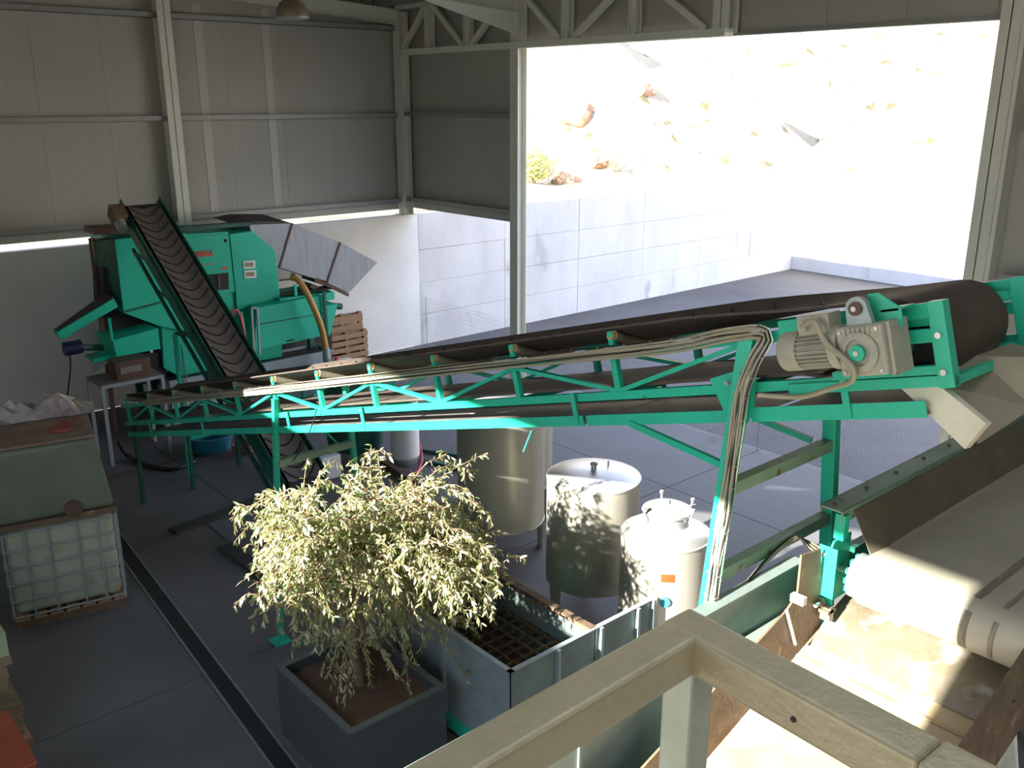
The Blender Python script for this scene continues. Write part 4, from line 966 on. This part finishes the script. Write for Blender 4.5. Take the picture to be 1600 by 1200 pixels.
# window, panes, lettering
wn = body('window', [(327, 429), (357, 426), (358, 452), (334, 454)], .03, BLACK, YM-.04, parent=cb_, bevel=.003)
MB().bar(aty(342, 430, YM-.07), aty(343, 452, YM-.07), .01, .02, (0, 1, 0)).build('window_bar', GALVD, mc)
for k, (a, b_) in enumerate((((380, 407), (399, 420)), ((381.5, 422), (400.5, 435)))):
    fr = MB().prism(f3([(a[0], a[1]+1), (b_[0], a[1]), (b_[0], b_[1]-1), (a[0]+.5, b_[1])], YM-.045), (0, .012, 0)).build('gauge_frame', WHITEP, hs, bevel=0)
    MB().prism(f3([(a[0]+3, a[1]+3.5), (b_[0]-3, a[1]+3), (b_[0]-3, b_[1]-3.5), (a[0]+3, b_[1]-3)], YM-.055), (0, .008, 0)).build('gauge_glass', GLASSY, mc)
def text(s, size, p, m, parent, rx=math.pi/2, rz=0, bold=.0, ry=0):
    cu_ = bpy.data.curves.new('lettering', 'FONT'); cu_.body = s; cu_.size = size; cu_.extrude = .004; cu_.offset = bold
    cu_.materials.append(m); o = bpy.data.objects.new('lettering', cu_); COL.objects.link(o); o.parent = parent
    bpy.context.view_layer.update()
    me = bpy.data.meshes.new_from_object(o.evaluated_get(bpy.context.evaluated_depsgraph_get())); bpy.data.objects.remove(o)
    o = bpy.data.objects.new('lettering', me); COL.objects.link(o); o.parent = parent
    o.location = V(p)-OFF[parent.name]; o.rotation_euler = (rx, ry, rz); OFF[o.name] = V(p); return o
tx0 = aty(297, 405, YM-.03); tx1 = aty(338, 401, YM-.03)
tx = text('BORRELL', .135, (tx0.x, YM-.026, tx0.z+.02), REDT, cb_, bold=.004)
tx.scale = ((tx1.x-tx0.x)/.60, 1, 1)
MB().prism(f3([(300, 415), (337, 411), (337, 412), (300, 416)], YM-.03), (0, .005, 0)).build('red_line', REDT, cb_)
MB().prism(f3([(346, 418), (355, 417), (355, 421), (346, 422)], YM-.03), (0, .005, 0)).build('warning_label', REDT, cb_)
MB().cyl(aty(352, 376, YM-.03), aty(352, 376, YM-.0), .03, 12).build('door_latch', BLACK, cb_)
MB().prism(f3([(300, 560), (440, 535), (518, 520), (522, 600), (300, 640)], YM+.75), (0, .02, 0)).build('shade_backing', BLACK, mc)  # black sheet added as the shade in the gap under the trough
# trough section at the right
YT = YM-.35
tg = body('lower_trough', [(401, 481), (505, 461), (509, 524), (397, 548)], 1.1, GREEN2, YT)
body('trough_seam', [(400, 507), (506, 489), (506, 490.2), (400, 508.5)], .02, DGREEN, YT-.012, parent=tg, bevel=0)
body('trough_latch', [(448, 532), (460, 530), (460, 532), (448, 534)], .03, BLACK, YT-.02, parent=tg, bevel=0)
body('trough_end', [(508, 478), (528, 475), (516, 524), (511, 525)], 1.0, GREEN2, YT)
body('trough_ledge', [(437, 467), (523, 456), (523, 468), (510, 470), (437, 480)], .9, GREEN2, YT+.15)
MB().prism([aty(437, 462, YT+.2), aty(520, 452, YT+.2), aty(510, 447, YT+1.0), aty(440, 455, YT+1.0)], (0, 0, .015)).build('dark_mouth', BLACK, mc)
MB().cyl(aty(521, 478, YT+.1), aty(533, 479, YT+.1), .06, 14).build('outlet_pipe', DGREEN, mc, smooth=True)
for a, b_ in (((393, 481), (397, 549)), ((402, 481), (406, 555))): MB().bar(aty(*a, YT-.12), aty(*b_, YT-.12), .035, .035, (0, 1, 0)).build('frame_tube', GALV, mc)
MB().bar(aty(393, 481, YT-.12), aty(402, 481, YT-.12), .035, .035).build('frame_tube', GALV, mc)
MB().bar(aty(506, 455, YT-.06), aty(511, 525, YT-.06), .05, .04, (0, 1, 0)).build('guide_post', DGREEN, mc)
MB().bar(aty(461, 445, YT+.2), aty(462, 462, YT+.2), .05, .04, (0, 1, 0)).build('guide_post', GREEN2, mc)
for k, (a, b_) in enumerate((((482, 434), (502, 441)), ((475, 443), (500, 453)), ((487, 447), (496, 455)))):
    MB().bar(aty(*a, YM+.4), aty(*b_, YM+.4), .5, .08).build('shaker_bar', BROWNI, mc)
MB().bar(aty(436, 438, YM+.3), aty(454, 436, YM+.3), .03, .03).build('stay_rod', BROWNI, mc)
# duct hood
YD = YM+.15
dc = thing('extraction_duct', 'grey sheet metal duct hood bending down behind the green machine', 'duct', tuple(aty(510, 440, YD)))
secsd = [[(388, 350), (457, 349), (437, 418), (415, 414)], [(457, 349), (532, 379), (511, 442), (437, 418)], [(532, 379), (590, 410), (545, 458), (511, 442)]]
for q in secsd:
    MB().prism(f3(q, YD), (0, .95, 0)).build('duct_section', DUCT, dc, bevel=.006)
for a, b_ in (((457, 349), (437, 418)), ((532, 379), (511, 442))):
    MB().prism([aty(a[0]-1, a[1], YD-.02), aty(a[0]+1.5, a[1], YD-.02), aty(b_[0]+1.5, b_[1], YD-.02), aty(b_[0]-1, b_[1], YD-.02)], (0, .98, 0)).build('seam_flange', BROWNI, dc)
MB().bar(aty(511, 443, YD-.0)+V((0, .03, -.03)), aty(545, 459, YD)+V((0, .03, -.03)), .06, .05).build('edge_angle', BROWNI, dc)
MB().prism([aty(368, 352, YD), aty(395, 346, YD), aty(446, 346, YD), aty(457, 349, YD)], (0, .9, .05)).build('top_flap', EDGEP, dc)
# left side: waste chute, lower tray, post, motor, table
body('waste_chute', [(99, 531), (184, 478), (180, 470), (93, 521)], .35, GREEN2, YM-.1)
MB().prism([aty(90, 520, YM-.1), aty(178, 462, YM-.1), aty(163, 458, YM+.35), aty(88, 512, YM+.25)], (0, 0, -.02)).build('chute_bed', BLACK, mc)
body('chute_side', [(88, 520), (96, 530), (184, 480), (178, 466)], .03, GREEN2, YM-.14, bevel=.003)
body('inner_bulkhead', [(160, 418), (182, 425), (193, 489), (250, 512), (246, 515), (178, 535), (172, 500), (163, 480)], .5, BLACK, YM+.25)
lt = body('side_tray', [(176, 532), (247, 513), (251, 545), (182, 558)], .8, GREEN2, YM-.3)
body('tray_post', [(169, 498), (173, 497), (178, 532), (175, 533)], .04, GREEN2, YM-.32, bevel=0)
for q in ((196, 557), (237, 549)): MB().cyl(aty(*q, YM-.32), aty(*q, YM-.28), .025, 8).build('bolt', ZINC, lt)
body('side_bracket', [(146, 561), (180, 554), (180, 560), (147, 567)], .4, GREEN2, YM-.2)
MB().prism(f3([(147, 567), (174, 563), (147, 584)], YM-.2), (0, .02, 0)).build('bracket_web', GALVD, mc)
MB().cyl(aty(100, 546, YM-.05), aty(127, 541, YM-.05), .11, 18).build('chute_motor', NAVY, mc, smooth=True)
MB().cyl(aty(127, 543, YM-.05), aty(160, 543, YM+.05), .05, 10).build('drive_shaft', DGREEN, mc, smooth=True)
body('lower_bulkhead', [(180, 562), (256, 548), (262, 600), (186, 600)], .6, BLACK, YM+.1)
for q in ((154, 425), (158, 440)): pass
for a, b_ in (((140, 372), (153, 470)), ((146, 372), (160, 480))): MB().bar(aty(*a, YM+.55), aty(*b_, YM+.55), .035, .035, (0, 1, 0)).build('corner_post', BROWNI, mc)
for xx in (5.3, 6.2, 7.1, 8.3):
    MB().box((xx-.05, YM+.2, 0), (xx+.05, YM+.3, 1.3)).build('machine_leg', DGREEN, mc); MB().box((xx-.05, YM+.95, 0), (xx+.05, YM+1.05, 1.3)).build('machine_leg', DGREEN, mc)
MB().bar(aty(154, 470, YM+.3), (aty(154, 470, YM+.3).x, YM+.3, 0), .06, .06).build('machine_leg', BROWNI, mc)

tbx = thing('work_table', 'grey steel frame table in the shade left of the inclined conveyor', 'table', tuple(atz(210, 690, 0)))
YQ = 14.0
a0 = aty(158, 604, YQ); a1 = aty(256, 587, YQ); tz_ = a0.z
MB().box((a0.x, YQ, tz_-.05), (a1.x, YQ+.03, tz_)).build('front_rail', GREYBIN, tbx)
MB().box((a0.x, YQ+.03, tz_-.03), (a1.x, YQ+.7, tz_)).build('table_top', PANST, tbx)
for xx in (a0.x+.02, a1.x-.02):
    for yy in (YQ+.015, YQ+.67): MB().box((xx-.025, yy-.015, 0), (xx+.025, yy+.03, tz_-.05)).build('leg', GREYBIN, tbx)
bxx = thing('junction_box', 'dark box with a pale label plate on the grey steel table', 'box', (a0.x+.5, YQ+.3, tz_))
p0 = aty(183, 585, YQ+.1); p1 = aty(235, 560, YQ+.1)
MB().box((p0.x, YQ+.12, tz_), (p1.x, YQ+.5, tz_+.28)).build('box_body', BROWNI, bxx, bevel=.01)
MB().box((p0.x+.06, YQ+.105, tz_+.10), (p0.x+.38, YQ+.12, tz_+.2)).build('label_plate', PANST, bxx)

# blue grey collecting bin in front of the machine
YB = 14.72
gbn = thing('collecting_bin', 'long blue grey steel bin in front of the green machine', 'bin', (7, 15, 0))
pa = aty(264, 588, YB); pb = aty(519, 547, YB); zt_ = pb.z
x0, x1 = aty(264, 600, YB).x, pb.x
MB().prism([(x0, YB, .05), (x1-.05, YB, .05), (x1, YB, zt_), (x0, YB, zt_)], (0, .012, 0)).build('side_panel', GREYBIN, gbn)
MB().prism([(x1-.05, YB, .05), (x1, YB, zt_), (x1+.05, YB+.62, zt_), (x1, YB+.62, .05)], (-.012, 0, 0)).build('side_panel', GREYBIN, gbn)
MB().box((x0, YB+.6, .05), (x1, YB+.612, zt_)).build('side_panel', GREYBIN, gbn)
MB().box((x0, YB, .05), (x0+.012, YB+.6, zt_)).build('side_panel', GREYBIN, gbn)
MB().box((x0, YB-.03, zt_-.02), (x1+.03, YB+.02, zt_+.01)).build('rim', GREYBIN, gbn)
MB().box((x0, YB-.02, .60), (x1-.02, YB, .64)).build('fold_rib', GREYBIN, gbn)
MB().box((x0+.02, YB+.02, .05), (x1-.06, YB+.59, .9)).build('dark_bin_fill', BLACK, gbn)  # plain black block filling the bin interior
for xx in (x0+.2, x1-.3): MB().box((xx, YB+.1, 0), (xx+.1, YB+.5, .05)).build('foot', BLACK, gbn)
for (a, b_, c_) in (((378, 560), (384, 488), (395, 486)), ((397, 486), (402, 535), None)):
    pass
lf_ = thing('light_grey_frame', 'pale grey tube frame leaning by the inclined conveyor', 'frame', tuple(aty(370, 600, 14.4)))
P_ = [aty(373, 489, 14.5), aty(381, 487, 14.5), aty(398, 487, 14.5), aty(402, 537, 14.5)]
P_ = [(362, 493), (377, 488), (384, 530)]
MB().tube([aty(*q, 14.5) for q in P_]+[V((aty(384, 530, 14.5).x+.05, 14.5, 0))], .02, 8).build('frame_tube', GALV, lf_)
hh = MB().tube(curve_pts([aty(q[0], q[1], 14.45) for q in ((360, 490), (366, 485), (372, 487), (378, 505), (384, 530))]), .022, 8); hh.build('pink_hose', PINK, lf_, smooth=True)
P_ = [aty(q[0], q[1], 14.2) for q in ((286, 595), (283, 540), (298, 596), (286, 595))]
fr2 = thing('a_shaped_frame', 'small pale grey tube frame standing behind the inclined conveyor foot', 'frame', (P_[0].x, 14.2, 0))
MB().tube([V((P_[0].x, 14.2, 0)), P_[1], V((P_[2].x+.02, 14.2, 0))], .02, 8).build('frame_tube', GALV, fr2); MB().tube([P_[0], P_[2]], .018, 6).build('cross_tube', GALV, fr2)

# amber hose with coupling, canister, jug, valve wheel on the floor beside the bin
hz = thing('amber_suction_hose', 'thick amber suction hose arching down beside the green trough', 'hose', tuple(aty(512, 560, 14.3)))
YZ = 14.35
MB().tube(curve_pts([aty(q[0], q[1], YZ+d_) for q, d_ in (((455, 433), .3), ((466, 438), .2), ((478, 455), .1), ((492, 485), 0), ((503, 515), 0), ((509, 545), 0))]), .055, 14).build('hose', HOSE, hz, smooth=True)
MB().cyl(aty(454, 432, YZ+.32), aty(460, 434, YZ+.28), .065, 16).build('hose_collar', BROWNI, hz, smooth=True)
e0 = aty(509, 543, YZ); e1 = V((e0.x+.0, e0.y, e0.z-.26))
MB().cyl(e0, e1, .065, 16).build('coupling', GALV, hz, smooth=True)
MB().cyl(e1, (e1.x, e1.y, .55), .05, 12).build('riser_pipe', GALV, hz, smooth=True)
MB().cyl((e1.x, e1.y, .55), (e1.x, e1.y, 0), .07, 12).build('riser_base', GALVD, hz, smooth=True)
c = V((e1.x+.05, e1.y-.25, 0)); c = aty(515, 575, 14.0)
rc = thing('red_pump', 'small red pump under the amber hose', 'pump', (c.x, c.y, 0))
MB().cyl((c.x, c.y, .6), (c.x, c.y, .92), .10, 18).build('pump_body', REDP, rc, smooth=True); MB().box((c.x-.12, c.y-.12, 0), (c.x+.12, c.y+.12, .6)).build('pump_stand', GALVD, rc)
c = aty(535, 570, 14.15)
jg = thing('white_jug', 'white plastic jug behind the long conveyor, right of the red pump', 'jug', (c.x, c.y, .0))
MB().box((c.x-.19, c.y-.1, .55), (c.x+.19, c.y+.1, .92)).build('jug_body', WHITEP, jg, bevel=.05, bseg=3); MB().box((c.x-.2, c.y-.12, 0), (c.x+.2, c.y+.12, .55)).build('jug_stand', GALVD, jg)
MB().cyl((c.x-.12, c.y, .92), (c.x-.12, c.y, .97), .03, 10).build('jug_cap', REDP, jg, smooth=True)
c = aty(566, 566, 14.4)
vw = thing('valve_wheel', 'dark hand wheel valve on the floor right of the white jug', 'valve', (c.x, c.y, 0))
MB().tube([V((c.x+.13*math.cos(a*.3927), c.y+.13*math.sin(a*.3927), c.z+.05)) for a in range(16)], .014, 6, closed=True).build('hand_wheel', BROWNI, vw, smooth=True)
MB().tube([V((c.x+.30+.12*math.cos(a*.3927), c.y+.12*math.sin(a*.3927), c.z)) for a in range(16)], .014, 6, closed=True).build('hand_wheel', BROWNI, vw, smooth=True)
MB().cyl((c.x, c.y, 0), (c.x, c.y, c.z+.1), .03, 10).build('valve_stem', BROWNI, vw, smooth=True); MB().bar((c.x-.25, c.y, c.z-.05), (c.x+.4, c.y, c.z-.05), .06, .06).build('valve_body', GALVD, vw)
for k in range(3): a = k*2.09; MB().bar((c.x, c.y, c.z+.05), (c.x+.13*math.cos(a), c.y+.13*math.sin(a), c.z+.05), .015, .015).build('spoke', BROWNI, vw)

# wooden pallets standing on edge against the wall
def pallet(x0, x1, z0, z1, y, label):
    t = thing('wooden_pallet', label, 'pallet', ((x0+x1)/2, y, z0), 'pallets against the white wall')
    n = 5; h = (z1-z0)/n
    for k in range(n):
        MB().box((x0+random.uniform(0, .02), y, z0+k*h+.01), (x1-random.uniform(0, .02), y+.022, z0+(k+1)*h-.035)).build('deck_board', WOOD, t)
    for xx in (x0+.02, (x0+x1)/2-.04, x1-.1): MB().box((xx, y+.022, z0), (xx+.08, y+.12, z1)).build('bearer', WOOD, t)
    for k in (0, 2, 4): MB().box((x0, y+.12, z0+k*h+.01), (x1, y+.14, z0+(k+1)*h-.03)).build('deck_board', WOOD, t)
pA = aty(520, 570, 16.55); pB = aty(573, 513, 16.55)
pallet(pA.x-.15, pB.x, .0, pB.z, 16.50, 'wooden pallet on edge against the white wall, nearer and lower one')
pC = aty(566, 486, 16.75); pallet(pA.x-.12, pC.x, 0, pC.z, 16.72, 'wooden pallet on edge against the white wall, rear and taller one')

# blue basin, coiled hoses, black hose on the floor
c = atz(330, 702, 0)
MB().lathe((c.x, c.y, 0), (0, 0, 1), [(.26, 0), (.30, .02), (.36, .26), (.385, .27), (.385, .285), (.35, .28), (.29, .04), (0, .03)], 32).build('blue_basin', BLUE, smooth=True, label='round blue plastic basin on the floor under the long conveyor', cat='basin')
c = atz(380, 709, 0)
MB().tube(curve_pts([V((c.x+.16*math.cos(a*.7), c.y+.16*math.sin(a*.7), .03+.004*a)) for a in range(40)], 2), .014, 6).build('coiled_hose', mat('brown_hose', (.25, .08, .04, 1), .5), smooth=True, label='small coil of brown hose on the floor beside the inclined conveyor', cat='hose')
MB().tube(curve_pts([atz(185, 690, .3), atz(200, 712, .06), atz(235, 728, .03), atz(270, 733, .03), atz(292, 727, .03), atz(304, 721, .03)]), .03, 8).build('black_hose', CABLEB, smooth=True, label='black hose curving over the dark floor under the long conveyor', cat='hose')
MB().tube(curve_pts([aty(107, 545, 15.0), aty(110, 575, 15.0), V((3.75, 15.0, .5)), V((3.8, 15.0, .01))]), .012, 6).build('hanging_cable', CABLEB, smooth=True, label='thin black cable hanging from the navy motor', cat='cable')
MB().tube(curve_pts([atx(495, 640, 3.86), atx(478, 690, 3.84), atx(458, 720, 3.80)]), .006, 6).build('loose_cable', CABLEB, smooth=True, label='thin loose black cable hanging from the long conveyor', cat='cable')

# ================================================================== FLOOR DRAIN
dn = thing('floor_drain', 'long narrow slotted drain channel across the floor', 'drain', (3.0, 8, 0))
def dx(y): return 2.86+(y-6.3)*.078
ya, yb = 3.6, 13.3
for sg in (-1, 1):
    MB().bar((dx(ya)+sg*.085, ya, .004), (dx(yb)+sg*.085, yb, .004), .02, .012).build('drain_edge', GALVD, dn)
MB().bar((dx(ya), ya, .001), (dx(yb), yb, .001), .15, .004).build('channel', BLACK, dn)
b = MB(); y = ya
while y < yb: b.box((dx(y)-.075, y, .002), (dx(y)+.075, y+.012, .008)); y += .032
b.build('drain_slats', mat('dark_drain_iron', (.055, .055, .055, 1), .6, .3), dn, kind='stuff')
b = MB(); 
MB().bar((3.3, 13.62, .003), (5.4, 13.62, .003), .08, .006).build('cover_strip', BROWNI, dn)

# ================================================================== IBC TANKS, BAG, LEFT STACK
ang = math.radians(-12); e1_ = V((math.cos(ang), math.sin(ang), 0)); e2_ = V((-math.sin(ang), math.cos(ang), 0))
O_ = V((2.80, 9.72, 0))   # front right corner
def TI(a, b_, z): return tuple(O_ - e1_*a + e2_*b_ + V((0, 0, z)))   # a to the left, b backwards
ib = thing('caged_liquid_container', 'milky caged liquid container at the bottom of the stack on the left', 'container', TI(.6, .5, 0))
Wd, Dp = 1.12, 1.0
for k in range(3): MB(TI).box((.02, .02+k*.43, .0), (Wd-.02, .12+k*.43, .10)).build('pallet_runner', RUST, ib)
for k in range(7): MB(TI).box((.0+k*.16, 0, .10), (.13+k*.16, Dp, .13)).build('pallet_board', WOOD, ib)
MB(TI).box((.035, .035, .15), (Wd-.035, Dp-.035, 1.13)).build('bottle', IBCP, ib, bevel=.07, bseg=4, smooth=True)
for z in (.15, .34, .53, .72, .91, 1.10):
    MB(TI).tube([(0, 0, z), (Wd, 0, z), (Wd, Dp, z), (0, Dp, z)], .011, 6, closed=True).build('cage_tube', GALV, ib)
for a in (.02, .2, .4, .68, .9, 1.1):
    MB(TI).tube([(a, -.012, .13), (a, -.012, 1.12)], .010, 6).build('cage_tube', GALV, ib)
for b_ in (.15, .5, .85): MB(TI).tube([(-.012, b_, .13), (-.012, b_, 1.12)], .010, 6).build('cage_tube', GALV, ib)
ic = thing('dirty_liquid_container', 'dirty green container with red stained lid on top of the stack on the left', 'container', TI(.6, .5, 1.15))
MB(TI).box((.0, -.02, 1.15), (Wd+.05, Dp+.1, 1.21)).build('wooden_base', RUST, ic)
MB(lambda a, b_, z: TI(a+.13*(z-1.21)*(1 if a < .5 else 0), b_, z)).box((.0, -.02, 1.21), (Wd+.1, Dp+.15, 2.02)).build('container_body', IBCG, ic, bevel=.06, bseg=4, smooth=True)
MB(TI).box((.10, -.02, 2.015), (Wd+.1, Dp+.15, 2.05)).build('lid', IBCT, ic, bevel=.012)
MB(TI).cyl((.40, .30, 2.05), (.40, .30, 2.085), .10, 20).build('screw_cap', mat('faded_red_cap', (.26, .05, .035, 1), .6), ic, smooth=True)
MB(TI).cyl((.40, -.02, 1.28), (.40, -.06, 1.28), .09, 16).build('outlet_valve', BROWNI, ic, smooth=True)
def crumple(name, T, nx, ny, lx, ly, h, seed, m, parent=None, **k):
    r_ = random.Random(seed); vs = []
    for i in range(nx+1):
        for j in range(ny+1):
            u, v_ = i/nx, j/ny; ed = min(u, 1-u, v_, 1-v_)*4
            vs.append((lx*u+r_.uniform(-.02, .02), ly*v_+r_.uniform(-.02, .02), h*min(1, ed)*r_.uniform(.35, 1.1)+.006))
    b = MB(T); b.add(vs, [(i*(ny+1)+j, i*(ny+1)+j+1, (i+1)*(ny+1)+j+1, (i+1)*(ny+1)+j) for i in range(nx) for j in range(ny)])
    # closed underside
    n_ = len(b.v); bt = [(x_, y_, .0) for x_, y_, z_ in vs]; b.add(bt, [(i*(ny+1)+j, (i+1)*(ny+1)+j, (i+1)*(ny+1)+j+1, i*(ny+1)+j+1) for i in range(nx) for j in range(ny)])
    return b.build(name, m, parent, **k)
crumple('crumpled_bag', lambda a, b_, z: TI(.02+a, .74+b_, 2.052+z), 14, 8, 1.15, .42, .20, 5, BAG, label='crumpled white plastic bag lying on the back of the stained lid', cat='bag')
# stack of cardboard on a pallet, at the left edge
st = thing('cardboard_stack', 'stack of flattened cardboard on a wooden pallet at the left edge', 'stack', (.85, 8.4, 0))
for k in range(4): MB().box((.3, 7.85+k*.28, .09), (1.32, 8.03+k*.28, .12)).build('pallet_board', WOOD, st)
for k in range(3): MB().box((.3+k*.46, 7.86, 0), (.41+k*.46, 8.88, .09)).build('pallet_block', WOOD, st)
z = .12
for k in range(18):
    o_ = random.uniform(-.03, .03)+.03*math.sin(k*.4); MB().box((.28+o_, 7.9+o_, z), (1.27+o_, 8.85, z+.040)).build('cardboard_sheet', CARD, st); z += .044
MB().box((.3, 7.92, z), (1.28, 8.8, z+.22)).build('green_board', PALEG, st, label='pale green block on top of the cardboard')
MB().box((.5, 8.0, z+.22), (1.22, 8.8, z+.30)).build('yellow_board', HOSE, st, label='yellow board on top')
oc = thing('orange_crate', 'red orange plastic crate in the bottom left corner', 'crate', (.7, 6.8, 0))
b = MB(); b.box((.3, 6.55, 0), (1.10, 7.35, .03)); b.build('crate_bottom', ORANGE, oc)
for lo, hi in (((.3, 6.55, .03), (.33, 7.35, .75)), ((1.07, 6.55, .03), (1.10, 7.35, .75)), ((.33, 6.55, .03), (1.07, 6.58, .75)), ((.33, 7.32, .03), (1.07, 7.35, .75))): MB().box(lo, hi).build('crate_wall', ORANGE, oc, bevel=.005)
MB().box((.29, 6.54, .75), (1.11, 7.36, .78)).build('crate_lid', ORANGE, oc, bevel=.01)

# ================================================================== OUTDOOR VEGETATION AND ROCKS
def shrub(px, py, yy, size, label, n=260):
    p = aty(px, py, yy); g = hill(p.x, p.y); p = V((p.x, p.y, g)); r_ = random.Random(int(px*7+py))
    t = thing('dry_shrub', label, 'shrub', tuple(p), 'bushes on the hillside'); b = MB()
    for k in range(n):
        d = V((r_.gauss(0, 1), r_.gauss(0, 1), abs(r_.gauss(0, 1))+.3)).normalized(); c_ = p+d*size*r_.uniform(.2, 1)
        s_ = size*r_.uniform(.05, .12); a_ = V((r_.uniform(-1, 1), r_.uniform(-1, 1), r_.uniform(-1, 1))).normalized()*s_; q = (a_.cross(d)).normalized()*s_*.22
        b.add([c_-a_, c_+q, c_+a_*1.5, c_-q], [(0, 1, 2, 3)])
    b.build('foliage', SHRUB, t, kind='stuff')
    b = MB()
    for k in range(5):
        a = k*1.26; b.tube([p+V((0, 0, -.1)), p+V((math.cos(a)*.3, math.sin(a)*.3, .7))*size], .02*size, 5)
    b.build('stems', BARK, t)
shrub(835, 268, 19.0, .85, 'largest yellow green bush on the hillside, next to the gateway column', 900)
shrub(838, 232, 20.5, .8, 'bush on the hillside just above the largest one beside the gateway column', 500)
shrub(960, 262, 18.8, .5, 'small bush on top of the retaining wall, left of centre', 200)
shrub(1130, 270, 18.8, .55, 'small bush on top of the retaining wall near the middle', 220)
shrub(1190, 155, 30.0, .8, 'pale bush high on the hillside above the middle', 220)
shrub(940, 105, 30.0, .9, 'bush highest on the hillside at the left', 220)
def rock(px, py, yy, size, label):
    p = aty(px, py, yy); g = hill(p.x, p.y); r_ = random.Random(int(px)); bm = bmesh.new(); bmesh.ops.create_icosphere(bm, subdivisions=3, radius=1)
    for v in bm.verts:
        v.co *= 1+.28*math.sin(v.co.x*3+px)*math.cos(v.co.y*4)+r_.uniform(-.06, .06); v.co.x *= 1.2; v.co.z *= .75
    me = bpy.data.meshes.new('boulder'); bm.to_mesh(me); bm.free(); me.materials.append(ROCK)
    o = bpy.data.objects.new('boulder', me); COL.objects.link(o); o.location = (p.x, p.y, g+size*.2); o.scale = (size,)*3; o['label'] = label; o['category'] = 'rock'; o['group'] = 'rocks on the hillside'
rock(905, 185, 22.0, .55, 'reddish rock face on the hillside right of the largest bush')
rock(882, 262, 18.9, .32, 'reddish rock just above the retaining wall beside the largest bush')
rock(1000, 190, 22.0, .45, 'small reddish rock in the middle of the hillside')
rock(932, 255, 19.3, .28, 'small rock above the retaining wall, between bush and boulder')
